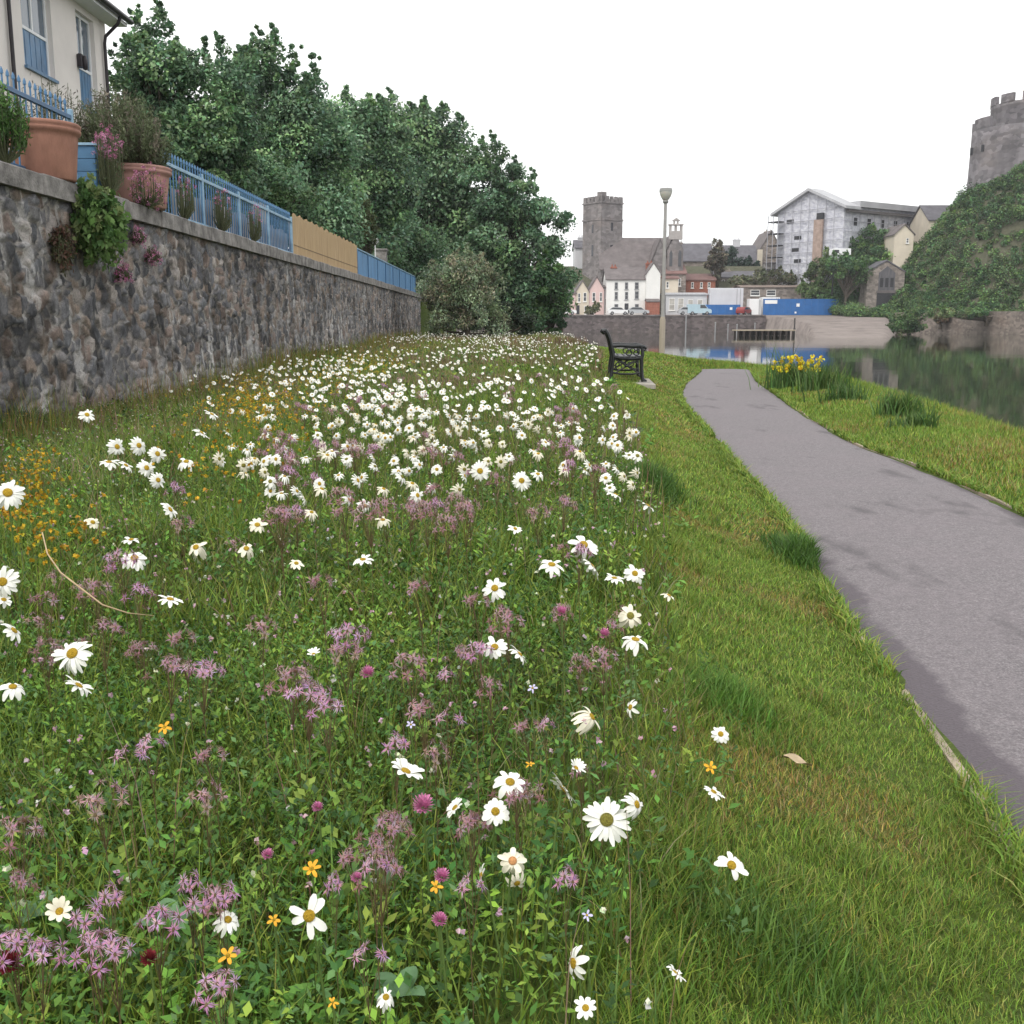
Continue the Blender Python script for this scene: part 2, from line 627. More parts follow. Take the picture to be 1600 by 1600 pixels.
def cells(s, t, cs, ct, seed):
    """jittered cells: distance to the seam and a random id per stone"""
    gs, gt = s / cs, t / ct
    row = np.floor(gt)
    ox = np.zeros(s.shape); oy = np.zeros(s.shape)
    f1 = np.full(s.shape, 9.); f2 = np.full(s.shape, 9.); idr = np.zeros(s.shape); idr2 = np.zeros(s.shape)
    i0, j0 = np.floor(gs), np.floor(gt)
    for di in (-1, 0, 1):
        for dj in (-1, 0, 1):
            ci, cj = i0 + di, j0 + dj
            a = hash2(ci, cj, seed); b_ = hash2(ci, cj, seed + 9); w = hash2(ci, cj, seed + 17)
            px = ci + .08 + .84 * a; py = cj + .08 + .84 * b_
            asp = .65 + .9 * hash2(ci, cj, seed + 23)
            dx = np.abs(gs - px) * asp; dy = np.abs(gt - py) / asp
            d = (dx ** 3.2 + dy ** 3.2) ** (1 / 3.2) - .62 * w
            nearer = d < f1
            f2 = np.where(nearer, f1, np.minimum(f2, d))
            idr = np.where(nearer, hash2(ci, cj, seed + 31), idr)
            idr2 = np.where(nearer, hash2(ci, cj, seed + 37), idr2)
            ox = np.where(nearer, gs - px, ox); oy = np.where(nearer, gt - py, oy)
            f1 = np.where(nearer, d, f1)
    return f2 - f1, idr, idr2, ox, oy


wy = np.concatenate([np.arange(WY0, 9, .06), np.arange(9, 20, .02), np.arange(20, 32, .032), np.arange(32, WY1, .05), [WY1]])
wz = np.linspace(-.15, CZ0, 118)
S, T = np.meshgrid(wy, wz, indexing='xy')
ws = S + .13 * (fbm(S * 4.5, T * 4.5, 41, 4) - .5); wt = T + .13 * (fbm(S * 4.5, T * 4.5, 47, 4) - .5)
e, ra, rb, ox, oy = cells(ws, wt, .205, .14, 100)
stone = sm((e - .03 - .10 * fbm(S * 5, T * 5, 49)) / .09)
bul = sm(e / .5)
disp = stone * (.008 + .038 * rb + .035 * (ra - .5) * ox + .05 * (rb - .5) * oy) + .004 + .022 * (fbm(S * 11, T * 11, 51, 4) - .5)
pal = np.array([(.135, .137, .15), (.175, .17, .178), (.21, .168, .142), (.235, .188, .162), (.28, .25, .235), (.08, .08, .088), (.15, .145, .15), (.205, .195, .20), (.205, .16, .142), (.16, .158, .17), (.11, .108, .118)])
ci = (ra * len(pal)).astype(int) % len(pal)
c = pal[ci] * (.75 + .5 * rb[..., None]) * (.72 + .56 * fbm(S * 11, T * 11, 55, 3)[..., None])
big = fbm(S * .22, T * .4, 61)[..., None]
c = c * (.78 + .5 * big)
mort = np.array((.33, .305, .285)) * (.42 + .95 * fbm(S * 5, T * 5, 65, 4)[..., None])
blot = fbm(S * 16, T * 16, 57, 4)
c = c * (.5 + 1.05 * blot[..., None])
c = mort * (1 - stone[..., None]) + c * stone[..., None]
# lichen specks and lime runs
lim = sm((fbm(S * 9, T * 2.2, 71, 4) - .60) / .08) * sm((fbm(S * .5, T * .6, 73) - .46) / .12)
run = sm((fbm(S * 7, T * .8, 75, 3) - .57) / .05) * np.exp(-((S - 18.5) / 2.6) ** 2) * sm((1.5 - T) / .7)
run2 = sm((fbm(S * 6, T * .8, 78, 3) - .6) / .05) * np.exp(-((S - 30) / 4) ** 2) * sm((2.0 - T) / .6) * .7
wh = np.clip(.55 * lim + .9 * run + run2, 0, .9)[..., None]
c = c * (1 - wh) + np.array((.58, .56, .55)) * wh
dk = sm((fbm(S * 2.5, T * 2.5, 83, 4) - .56) / .08)[..., None] * .5
c = c * (1 - dk)
VW = np.stack([WALL_X - .04 + disp, S, T], -1).reshape(-1, 3)
ns, ntt = len(wy), len(wz)
ii = (np.arange(ntt - 1)[:, None] * ns + np.arange(ns - 1)[None, :]).ravel()
FW = np.stack([ii, ii + 1, ii + 1 + ns, ii + ns], -1)
# core and end return behind the rough face
o = len(VW)
core = np.array([(x, y, z) for z in (-.15, CZ0) for y in (WY0, WY1 - .01) for x in (-5.42, WALL_X - .06)])
VW = np.concatenate([VW, core])
FW = np.concatenate([FW, np.array([(0, 2, 3, 1), (4, 5, 7, 6), (0, 1, 5, 4), (2, 6, 7, 3), (0, 4, 6, 2)]) + o])
cw = np.concatenate([c.reshape(-1, 3), np.full((8, 3), .15)])
m, nt, b = new_mat('rubble_stone')
a = nd(nt, 'ShaderNodeAttribute', attribute_name='col')
v = coords(nt)
n1 = noise(nt, v, 45, 6, .75)
cc = mix(nt, .75, a.outputs['Color'], ramp(nt, n1, [(.28, (.35, .34, .33)), (.5, (.95, .95, .95)), (.75, (1.7, 1.65, 1.6))]), 'MULTIPLY')
nt.links.new(cc, b.inputs['Base Color']); b.inputs['Roughness'].default_value = .92; b.inputs['Specular IOR Level'].default_value = .2
bump(nt, b, n1, .7, .02)
wall = empty('stone_wall', (WALL_X, WY0, 0), 'long grey rubble stone retaining wall with a smooth concrete coping beside the flower meadow', 'wall')
ob = np_mesh('masonry', VW, FW, m, parent=wall, col=cw, smooth=True)
ob.matrix_parent_inverse = Matrix.Translation((-WALL_X, -WY0, 0))
m_cop = mat('coping_concrete', (.215, .20, .192), .9, .55, 5, bumps=.8, bscale=30)
yv = WY0
L_ = .9
k = 0
mb = MB()
while yv < WY1 - .1:
    y2 = min(yv + 1.25, WY1 + .03)
    j = .004 * ((k * 37) % 5 - 2)
    mb.bbox(WALL_X - .50, WALL_X + .075 + j, yv + .004, y2 - .004, CZ0 + .002, CZ1 + j, .014)
    yv = y2; k += 1
cop = mb.build('coping', m_cop, wall); cop.matrix_parent_inverse = Matrix.Translation((-WALL_X, -WY0, 0))

# ================================================================== railings and fences along the top of the wall
m_blue = mat('blue_gloss_paint', (.085, .19, .34), .45, .2, 5)
m_pale = mat('pale_blue_paint', (.25, .385, .51), .5, .2, 5)
m_dkbl = mat('dark_blue_rail_paint', (.06, .13, .24), .45, .2, 5)
FX = WALL_X - .30


def yat(u): return FX / ((u - 800) / F) * cp * 1.02 if u < 790 else 50.


def fence_y(u, v=None):
    v = v if v is not None else 300
    return PX(u, v, FX).y


def railing(name, y0, y1, h, label, nposts, m_rail, m_bar, bar_gap=.13):
    root = empty(name, (FX, y0, CZ1), label, 'railing', 'blue metal railings on top of the stone wall')
    L = y1 - y0
    mb = MB(); mb.bbox(-.025, .025, 0, L, h - .05, h, .008); mb.build('top_rail', m_rail, root)
    mb = MB(); mb.bbox(-.02, .02, 0, L, .08, .12, .006); mb.build('bottom_rail', m_rail, root)
    for i in range(nposts):
        y = L * i / (nposts - 1)
        mb = MB(); mb.bbox(-.03, .03, -.03, .03, 0, h + .07, .01)
        o = mb.build('post', m_pale, root); o.location = (0.0, y, 0)
        mb = None
    n = int(L / bar_gap)
    mb = MB(); mb.tube([(0, 0, .10), (0, 0, h + .10)], [.011, .011], 6)
    mb.tube([(0, 0, h + .10), (0, 0, h + .135), (0, 0, h + .17)], [.020, .018, .003], 6)
    b0 = mb.build('bar', m_bar, root)
    for i in range(1, n):
        y = L * i / n
        if i == 1:
            o = b0
        else:
            o = b0.copy(); COL.objects.link(o); o.parent = root
        o.location = (0, y, 0)
    return root


RH = PX(265, 243, FX).z - CZ1 - .12
yr = [fence_y(-60), fence_y(118), fence_y(262, 300), fence_y(455, 360), fence_y(557, 410), fence_y(655, 450)]
print('fence', yr, RH)
railing('blue_railing', 7.6, yr[1], RH + .02, 'blue bar railing behind the large terracotta pot at the near end of the wall', 4, m_dkbl, m_blue)
railing('blue_railing', yr[2] - .6, yr[3], RH, 'blue bar railing with grey boards behind it, between second pot and bamboo screen', 5, m_pale, m_blue, .15)
# grey board panel behind the second railing
m_gbd = mat('grey_weathered_board', (.30, .29, .29), .8, .2, 4, bumps=.3, bscale=30, stretch=(1, 1, .15))
root = empty('board_screen', (FX - .08, yr[2] + .4, CZ1), 'low screen of grey weathered boards behind the blue railing, beside pink valerian', 'screen')
mb = MB(); n = 22; Lb = yr[3] - yr[2] - .5
for i in range(n):
    mb.bbox(-.012, .012, i * Lb / n + .004, (i + 1) * Lb / n - .004, 0, RH * (.62 + .03 * ((i * 7) % 3)), .004)
mb.build('boards', m_gbd, root)
# two taller pale timber boards by the bamboo
m_pine = mat('pale_new_timber', (.40, .34, .26), .75, .15, 4, stretch=(1, 1, .1))
root = empty('timber_panel', (FX - .5, yr[3] - 1.7, CZ1), 'small panel of two tall pale timber boards behind the blue railing, left of bamboo screen', 'panel')
for i in range(2):
    mb = MB(); mb.bbox(-.015, .015, i * .72, i * .72 + .66, -.2, RH + .26 + .04 * i, .006)
    mb.build('board', m_pine, root)
# bamboo screen
m, nt, b = new_mat('split_bamboo')
v = coords(nt, (1, 12, .5))
nt.links.new(ramp(nt, noise(nt, v, 2.2, 4), [(.25, (.26, .17, .085)), (.5, (.45, .31, .165)), (.75, (.60, .46, .28))]), b.inputs['Base Color'])
b.inputs['Roughness'].default_value = .6
root = empty('bamboo_screen', (FX + .02, yr[3] + .08, CZ1), 'golden split bamboo screen with uneven top standing on the stone wall', 'screen')
mb = MB(); Lb = yr[4] - yr[3] - .12; n = int(Lb / .042)
for i in range(n):
    y = i * Lb / n
    h = RH * 1.02 + .14 + .05 * math.sin(i * .35) * .5 + random.uniform(-.03, .02)
    rr = .021
    vs = []
    for z in (0, h):
        for a in (-90, -30, 30, 90):
            vs.append((rr * math.cos(R(a)), y + rr * math.sin(R(a)), z))
    mb.add(vs, [(0, 1, 5, 4), (1, 2, 6, 5), (2, 3, 7, 6), (4, 5, 6, 7)], 0)
mb.build('reeds', m, root)
mb = MB()
for z in (.30, ):
    mb.box(.021, .026, 0, Lb, z, z + .012)
mb.build('tie_wire', mat('dark_wire', (.12, .08, .05), .6), root)
for i in range(3):
    mb = MB(); mb.bbox(-.09, -.03, i * (Lb - .06) / 2, i * (Lb - .06) / 2 + .06, 0, RH + .05, .008); mb.build('post', m_pine, root)
# blue board fence
root = empty('board_fence', (FX, yr[4], CZ1), 'bright blue vertical board fence on the far end of the stone wall', 'fence')
mb = MB(); Lb = WY1 - yr[4]; n = int(Lb / .16)
for i in range(n):
    mb.bbox(-.012, .012 + .006 * (i % 2), i * Lb / n + .006, (i + 1) * Lb / n - .006, .02, RH + .02 * ((i * 5) % 3), .004)
mb.build('boards', mat('blue_fence_paint', (.12, .25, .43), .6, .22, 1.5, stretch=(1, 1, .3)), root)
mb = MB(); mb.bbox(-.03, .04, 0, Lb, RH + .05, RH + .09, .008); mb.build('top_rail', m_pale, root)
for i in range(9):
    mb = MB(); mb.bbox(.022, .05, i * (Lb - .06) / 8, i * (Lb - .06) / 8 + .06, 0, RH + .05, .006); mb.build('post', m_blue, root)

# ---- terracotta pots
m_terra = mat('terracotta', (.33, .165, .12), .8, .35, 4, bumps=.25, bscale=30, stretch=(1, 1, .5))
m_terra2 = mat('sun_bleached_terracotta', (.39, .225, .19), .85, .35, 3, bumps=.25, bscale=30, stretch=(1, 1, .5))
m_soil = mat('potting_soil', (.05, .035, .025), .95)


def pot(uc, wpx, v_top, label, mt, hh):
    y = PX(uc, 240, WALL_X - .18).y
    r = wpx / 2 * y / F
    root = empty('terracotta_pot', (WALL_X - .2, y, CZ1 + .004), label, 'plant pot', 'terracotta pots standing on the wall coping')
    mb = MB()
    mb.lathe([(0.01, 0), (r * .78, 0), (r * .82, .02), (r * .93, hh * .72), (r * .945, hh * .80), (r, hh * .82), (r * 1.03, hh * .86), (r * 1.03, hh * .89), (r * 1.0, hh * .91),
              (r * 1.035, hh * .935), (r * 1.04, hh * .98), (r * 1.0, hh), (r * .93, hh), (r * .90, hh * .9), (r * .88, hh * .85)], 40)
    mb.build('body', mt, root)
    mb = MB(); mb.lathe([(.001, hh * .9), (r * .9, hh * .88)], 30); mb.build('soil', m_soil, root)
    return root, r, hh, y


pot_near = pot(72, 104, 195, 'orange terracotta pot with moulded rim, nearest on the wall coping', m_terra, PX(72, 196, WALL_X - .18).z - CZ1)
pot_far = pot(212, 102, 257, 'pinkish sun bleached terracotta pot behind the overhanging wall shrub', m_terra2, PX(212, 262, WALL_X - .18).z - CZ1)
# blue painted box planter between the pots
y = PX(139, 250, FX).y
root = empty('planter_box', (FX, y, CZ1), 'small square blue painted planter box between the two terracotta pots', 'planter')
hb = PX(139, 231, FX).z - CZ1
mb = MB()
for k in range(4):
    mb.bbox(-.14, .14, -.16, .16, k * hb / 4, (k + 1) * hb / 4 - .006, .006)
mb.build('boards', mat('planter_blue', (.085, .19, .33), .6, .2, 4), root)
mb = MB(); mb.bbox(-.16, .16, -.18, .18, hb, hb + .03, .006); mb.build('rim', m_pale, root)

# grey gate pillar and a small white lamp behind the blue fence
p = PX(596, 392, -6.2)
mb = MB(); mb.bbox(-.25, .25, -.25, .25, 0, p.z - 2.62, .02); mb.bbox(-.3, .3, -.3, .3, p.z - 2.615, p.z - 2.53, .02)
o = mb.build('pillar', m_cop); o.location = (p.x, p.y, 2.62)
tag(o, 'squat grey concrete pillar rising behind the blue board fence', 'pillar')
p = PX(586, 378, -6.0)
root = empty('garden_lamp', (p.x, p.y, 2.62), 'small white globe garden lamp on a thin post behind the blue fence', 'lamp')
m_wh = mat('white_paint', (.75, .75, .74), .5, .06)
mb = MB(); mb.tube([(0, 0, 0), (0, 0, p.z - 2.62 - .1)], .03, 8); mb.build('post', m_wh, root)
mb = MB(); mb.lathe([(.01, -.12), (.10, -.1), (.16, 0), (.13, .10), (.17, .11), (.02, .17)], 16, (0, 0, p.z - 2.62)); mb.build('globe', m_wh, root)

# ================================================================== house above the wall
HX = -9.5
m_render = mat('cream_render', (.68, .635, .61), .9, .10, .6, bumps=.15, bscale=60)
m_frame = mat('white_window_frame', (.7, .71, .73), .5, .05)
m_pipe = mat('black_downpipe', (.03, .025, .03), .4)
m_slate = mat('roof_slate', (.09, .09, .10), .7, .25, 3, bumps=.4, bscale=12)
def glass_mat(name, c=(.10, .13, .17)):
    m, nt, b = new_mat(name)
    b.inputs['Base Color'].default_value = (*c, 1); b.inputs['Roughness'].default_value = .06
    b.inputs['Specular IOR Level'].default_value = .8
    MATS[name] = m
    return m
m_glass = glass_mat('window_glass')
hy1 = PX(169, 120, HX).y
eave = PX(169, 34, HX).z
house = empty('house', (HX, hy1, 2.62), 'cream rendered house with blue panelled tall windows above the stone wall', 'house')
mb = MB()
hy0 = hy1 - 17
# facade with window openings left out: build strips around two (plus one out of frame) openings
def yx(u, v): return PX(u, v, HX).y
wins = [(yx(36, 60), yx(82, 60), PX(60, 112, HX).z), (yx(123, 100), yx(150, 100), PX(136, 170, HX).z), (yx(36, 60) - 4.2, yx(36, 60) - 2.4, PX(60, 112, HX).z)]
wins = sorted(wins)
top = eave - .25
ys = hy0 - hy1
H0 = 0
prev = hy0
for (a, b2, zb) in wins:
    mb.box(-.3, 0, prev - hy1, a - hy1, 0, eave - 2.62)
    mb.box(-.3, 0, a - hy1, b2 - hy1, 0, zb - 2.62)
    mb.box(-.3, 0, a - hy1, b2 - hy1, top - 2.62, eave - 2.62)
    prev = b2
mb.box(-.3, 0, prev - hy1, 0, 0, eave - 2.62)
mb.box(-8, -.301, hy0 - hy1, hy0 - hy1 + .3, 0, eave - 2.62)
mb.box(-8, -.301, -.3, 0, 0, eave - 2.62)
mb.box(-8, -7.7, hy0 - hy1 + .301, -.301, 0, eave - 2.62)
mb.prism([(-8.0, eave - 2.62), (-.0, eave - 2.62), (-4, eave - 2.62 + 2.4)], 'y', -.28, -.02)
mb.build('wall', m_render, house)
mb = MB()
e2 = eave - 2.62
mb.add([(.45, ys - .3, e2 - .02), (.45, .35, e2 - .02), (-4, .35, e2 + 2.75), (-4, ys - .3, e2 + 2.75), (-8.4, ys - .3, e2 - .02), (-8.4, .35, e2 - .02),
        (.45, ys - .3, e2 + .10), (.45, .35, e2 + .10), (-4, .35, e2 + 2.9), (-4, ys - .3, e2 + 2.9), (-8.4, ys - .3, e2 + .10), (-8.4, .35, e2 + .10)],
       [(0, 1, 2, 3), (3, 2, 5, 4), (6, 9, 8, 7), (9, 10, 11, 8), (0, 6, 7, 1), (4, 5, 11, 10), (1, 7, 8, 2), (2, 8, 11, 5), (0, 3, 9, 6), (3, 4, 10, 9)])
mb.build('roof', m_slate, house)
mb = MB(); mb.box(.0, .42, ys, .30, e2 - .10, e2 - .025); mb.build('soffit', m_frame, house)
mb = MB()
mb.tube([(.50, ys - .3, e2 + .02), (.50, .35, e2 + .02)], .065, 8)
mb.build('gutter', m_pipe, house)
for u0, v0 in ((161, 100), (12, 60)):
    yp = PX(u0, v0, HX).y - hy1
    mb = MB(); mb.tube([(.47, yp, e2 - .02), (.40, yp, e2 - .18), (.1, yp, e2 - .45), (.07, yp, e2 - .6), (.07, yp, 0)], .04, 8)
    mb.build('downpipe', m_pipe, house)
m_panel = mat('blue_window_panel', (.075, .16, .28), .35, .3, 3)
for (a, b2, zb) in wins:
    w = b2 - a; h = top - zb
    wf = MB()
    for (p0, p1, q0, q1) in ((0, w, 0, .07), (0, w, h - .07, h), (0, .07, .071, h - .071), (w - .07, w, .071, h - .071), (.072, w - .072, h * .42, h * .42 + .06), (w / 2 - .03, w / 2 + .03, h * .42 + .062, h - .072)):
        wf.box(-.18, -.10, p0, p1, q0, q1)
    wo = wf.build('window', m_frame, house); wo.location = (0, a - hy1, zb - 2.62)
    mb = MB(); mb.box(-.15, -.13, .072, w - .072, h * .42 + .062, h - .072); o = mb.build('pane', m_glass, wo)
    mb = MB(); mb.box(-.16, -.12, .072, w - .072, .072, h * .42 - .002)
    for k in range(5):
        mb.box(-.12, -.112, .09 + k * (w - .2) / 5, .09 + (k + .85) * (w - .2) / 5, .09, h * .42 - .02)
    mb.build('panel', m_panel, wo)
    mb = MB(); mb.box(-.1, .06, -.03, w + .03, -.06, -.002); mb.build('sill', m_panel, wo)
mb = MB(); mb.bbox(.0, .12, -.09, .09, -.14, .14, .02)
mb.lathe([(.001, -.2), (.05, -.18), (.06, .0), (.03, .1)], 10, (.15, 0, 0))
o = mb.build('wall_light', m_pipe, house); q = PX(122, 95, HX); o.location = (0, q.y - hy1, q.z - 2.62)
# ================================================================== foliage tools
def unit(v):
    return v / np.maximum(np.linalg.norm(v, axis=-1, keepdims=True), 1e-9)


def rvec(n):
    return unit(rng.normal(size=(n, 3)))


def leaf_quads(c, ax, nm, L, W, fold=.15):
    L = np.asarray(L)[:, None]; W = np.asarray(W)[:, None]
    ax = unit(ax); side = unit(np.cross(ax, nm)); up = np.cross(side, ax)
    v0 = c - ax * L * .5
    v1 = c + side * W * .5 + up * W * fold - ax * L * .04
    v2 = c + ax * L * .5 - up * L * .06
    v3 = c - side * W * .5 + up * W * fold - ax * L * .04
    V = np.stack([v0, v1, v2, v3], 1).reshape(-1, 3)
    n = len(c)
    i = np.arange(n) * 4
    return V, np.stack([i, i + 1, i + 2, i + 3], -1)


def pick(pal, n, var=.18):
    pal = np.asarray(pal, float)
    c = pal[rng.integers(0, len(pal), n)]
    return np.clip(c * (1 + var * rng.normal(size=(n, 1))) * (1 + .06 * rng.normal(size=(n, 3))), .004, .95)


def clump_leaves(cents, rads, per, size, pal, clump_var=.28, updroop=.25, flat=1.0, wl=.55, shell=.35):
    """leaves spread through clumps; every clump has its own tint"""
    pal = np.asarray(pal, float)
    M = len(cents)
    idx = np.repeat(np.arange(M), per)
    n = len(idx)
    d = rvec(n)
    r = (shell + (1 - shell) * rng.random(n) ** .5)[:, None]
    off = d * r * rads[idx][:, None]
    off[:, 2] *= flat
    c = cents[idx] + off
    ax = unit(d * .8 + rvec(n) * .9 + np.array([0, 0, -updroop]))
    nm = unit(rvec(n) * .8 + np.array([0, 0, 1.0]) + d * .5)
    L = size * (.7 + .6 * rng.random(n))
    V, Fq = leaf_quads(c, ax, nm, L, L * wl * (.8 + .4 * rng.random(n)))
    ct = pal[rng.integers(0, len(pal), M)] * (1 + clump_var * rng.uniform(-1, 1, size=(M, 1)))
    col = ct[idx] * (1 + .2 * rng.normal(size=(n, 1))) * (1 + .08 * rng.normal(size=(n, 3)))
    return V, Fq, np.repeat(np.clip(col, .003, .9), 4, 0)


def merge(parts):
    Vs, Fs, Cs = [], [], []
    o = 0
    for V_, F_, C_ in parts:
        Vs.append(V_); Fs.append(F_ + o); Cs.append(C_); o += len(V_)
    return np.concatenate(Vs), np.concatenate(Fs), np.concatenate(Cs)


def in_ellipsoids(n, ells):
    w = np.array([e[1][0] * e[1][1] * e[1][2] for e in ells]) ** .75
    k = rng.choice(len(ells), n, p=w / w.sum())
    d = rvec(n); r = (.42 + .58 * rng.random(n) ** .6)[:, None]
    C_ = np.array([e[0] for e in ells]); R_ = np.array([e[1] for e in ells])
    return C_[k] + d * r * R_[k], d


M_LEAF = leaf_mat('foliage', .25)
m_bark = mat('bark', (.09, .075, .06), .9, .35, 8, bumps=.7, bscale=25, stretch=(1, 1, .3))
PAL_TREE = [(.14, .235, .135), (.185, .30, .155), (.105, .175, .11), (.225, .35, .17), (.15, .25, .15), (.195, .305, .18)]


def make_tree(name, label, base, ells, nclump, per, size, crad, pal, shoots=30, cat='tree', group=None, trunks=1, shoot_len=1.0, wl=.66, trunk_r=.18):
    base = Vector(base)
    root = empty(name, base, label, cat, group)
    cents, d = in_ellipsoids(nclump, ells)
    zmin = base.z + .15
    cents[:, 2] = np.maximum(cents[:, 2], zmin)
    rads = crad * (.45 + 1.0 * rng.random(nclump))
    parts = [clump_leaves(cents, rads, per, size, pal, clump_var=.45, flat=.72, wl=wl)]
    # upright shoots that break the outline
    if shoots:
        zs = cents[:, 2] + .9 * d[:, 2] + rng.random(nclump) * 1.2
        topi = np.argsort(-(d[:, 2] + .5 * rng.random(nclump)))[:shoots]
        sc = []; srad = []
        for i in topi:
            l = shoot_len * random.uniform(.5, 1.3)
            dirv = unit(np.array([d[i, 0] * .5 + random.gauss(0, .15), d[i, 1] * .5, 1.0]))
            for t in np.linspace(0, 1, 8):
                sc.append(cents[i] + dirv * (rads[i] * .45 + l * .75 * t) + crad * .12 * rng.normal(size=3)); srad.append(crad * random.uniform(.16, .34) * (1.25 - 1.0 * t))
        parts.append(clump_leaves(np.array(sc), np.array(srad), max(6, per // 11), size * 1.1, pal, wl=wl, updroop=-.4))
    V_, F_, C_ = merge(parts)
    np_mesh('crown', V_ - np.array(base), F_, M_LEAF, root, col=C_)
    mb = MB()
    cc = np.array([e[0] for e in ells]) - np.array(base)
    topz = cc[:, 2].max()
    mid = cc.mean(0)
    for k in range(trunks):
        ox = (k - (trunks - 1) / 2) * .5
        tip = np.array([mid[0] + ox * 1.5, mid[1], topz * .85])
        pts = [(ox, 0, -.15), (ox * 1.1 + .06, .03, tip[2] * .3), (tip[0] * .6, tip[1] * .5, tip[2] * .6), tuple(tip)]
        mb.tube(pts, [trunk_r, trunk_r * .75, trunk_r * .5, trunk_r * .15], 9)
    for i in rng.choice(nclump, min(46, nclump), replace=False):
        e_ = cents[i] - np.array(base)
        s = np.array([mid[0] * .5, mid[1] * .5, max(.3, e_[2] * random.uniform(.35, .6))])
        m_ = s * .4 + e_ * .6 + np.array([0, 0, -.15])
        mb.tube([tuple(s), tuple(m_), tuple(e_)], [trunk_r * .38, trunk_r * .22, trunk_r * .08], 5)
    mb.build('trunk', m_bark, root)
    return root


def ell_px(D, lst, dy=1.0, dd=0.0):
    out = []
    for (u, v, ru, rv) in lst:
        c = P(u, v, D + random.uniform(-1, 1) * dd)
        s = D / (F * 1.02)
        out.append((np.array(c), np.array((ru * s, ru * s * dy, rv * s))))
    return out


grp = 'row of dark green trees behind the stone wall'
LIG = [(.08, .16, .07), (.11, .20, .08), (.06, .12, .06), (.13, .22, .085)]
make_tree('leafy_tree', 'tallest dark green tree beside the cream house, its top shoots highest against the sky', (-9.9, 30, 2.62),
          ell_px(30, [(258, 125, 52, 78), (228, 210, 46, 90), (330, 175, 62, 88), (290, 280, 105, 90)], .9), 165, 330, .12, .60, PAL_TREE, 34, group=grp)
make_tree('leafy_tree', 'dark green tree with pointed upright shoots above the blue railing', (-9.4, 41, 2.62),
          ell_px(41, [(415, 165, 62, 78), (475, 205, 60, 80), (395, 285, 85, 80), (485, 300, 75, 90)], .9), 165, 330, .155, .76, PAL_TREE, 32, group=grp)
make_tree('leafy_tree', 'dark green tree standing behind the bamboo screen and columnar conifer', (-8.0, 55, 2.62),
          ell_px(55, [(545, 232, 55, 72), (565, 320, 72, 80), (598, 250, 46, 70)], .9), 150, 320, .20, .95, PAL_TREE, 30, group=grp)
make_tree('leafy_tree', 'dark green tree directly behind the far end of the blue board fence', (-6.0, 70, 2.62),
          ell_px(70, [(645, 245, 58, 72), (695, 270, 52, 66), (655, 345, 76, 80), (715, 350, 62, 62)], .9), 155, 320, .24, 1.12, PAL_TREE, 30, group=grp)
make_tree('leafy_tree', 'spreading dark green tree at the end of the row, branches reaching toward the church tower', (0.2, 67, .5),
          ell_px(67, [(765, 300, 52, 62), (822, 318, 42, 50), (850, 365, 36, 36), (795, 385, 70, 60), (868, 345, 18, 14), (880, 388, 18, 16), (845, 445, 40, 34), (815, 475, 62, 42), (760, 440, 60, 70)], .9), 205, 280, .22, .82, PAL_TREE, 34, group=grp, trunks=3, trunk_r=.2)
make_tree('leafy_tree', 'small lighter green tree low at the end of the tree row above the quay wall', (3.0, 66, .4),
          ell_px(65, [(868, 432, 30, 24), (850, 470, 36, 34), (838, 500, 42, 26)], .9), 60, 170, .20, .6, LIG, 8, group=grp)
# underwood filling behind the fences
make_tree('garden_hedge', 'dense dark hedge behind the blue railing under the tall trees', (-8.2, 32, 2.62),
          ell_px(33, [(285, 275, 60, 60), (360, 305, 80, 60), (440, 330, 60, 60)], .7), 120, 240, .11, .6, PAL_TREE + LIG, 8, cat='hedge')
make_tree('garden_hedge', 'dense dark hedge behind bamboo screen and blue board fence', (-8.0, 58, 2.62),
          ell_px(60, [(520, 365, 60, 50), (600, 390, 60, 50), (660, 415, 50, 50)], .6), 110, 240, .17, .9, PAL_TREE, 8, cat='hedge')
# rounded grey-green bush at the end of the wall
PAL_OLV = [(.27, .34, .21), (.34, .41, .28), (.22, .28, .16), (.29, .28, .19)]
make_tree('rounded_bush', 'rounded olive grey bush at the far end of the stone wall', (-2.0, 46, .45),
          ell_px(46, [(725, 455, 60, 50), (700, 490, 42, 38), (755, 485, 42, 42), (730, 425, 36, 24), (680, 450, 26, 30)], .9), 130, 180, .13, .42, PAL_OLV, 34, cat='bush', shoot_len=.5, wl=.4)
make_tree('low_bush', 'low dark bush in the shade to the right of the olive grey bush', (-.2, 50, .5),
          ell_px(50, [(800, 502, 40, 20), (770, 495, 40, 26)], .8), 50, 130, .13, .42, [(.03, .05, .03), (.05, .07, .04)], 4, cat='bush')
# columnar conifer behind bamboo
make_tree('conifer', 'slim columnar olive conifer rising behind the bamboo screen', (PX(570, 360, -6.1).x, PX(570, 360, -6.1).y, 2.62),
          ell_px(PX(570, 360, -6.1).y, [(569, 340, 13, 30), (571, 365, 17, 30), (568, 322, 7, 16)], 1), 60, 90, .10, .25, [(.10, .12, .05), (.13, .14, .06), (.08, .10, .05)], 0, cat='conifer', wl=.35, trunk_r=.08)


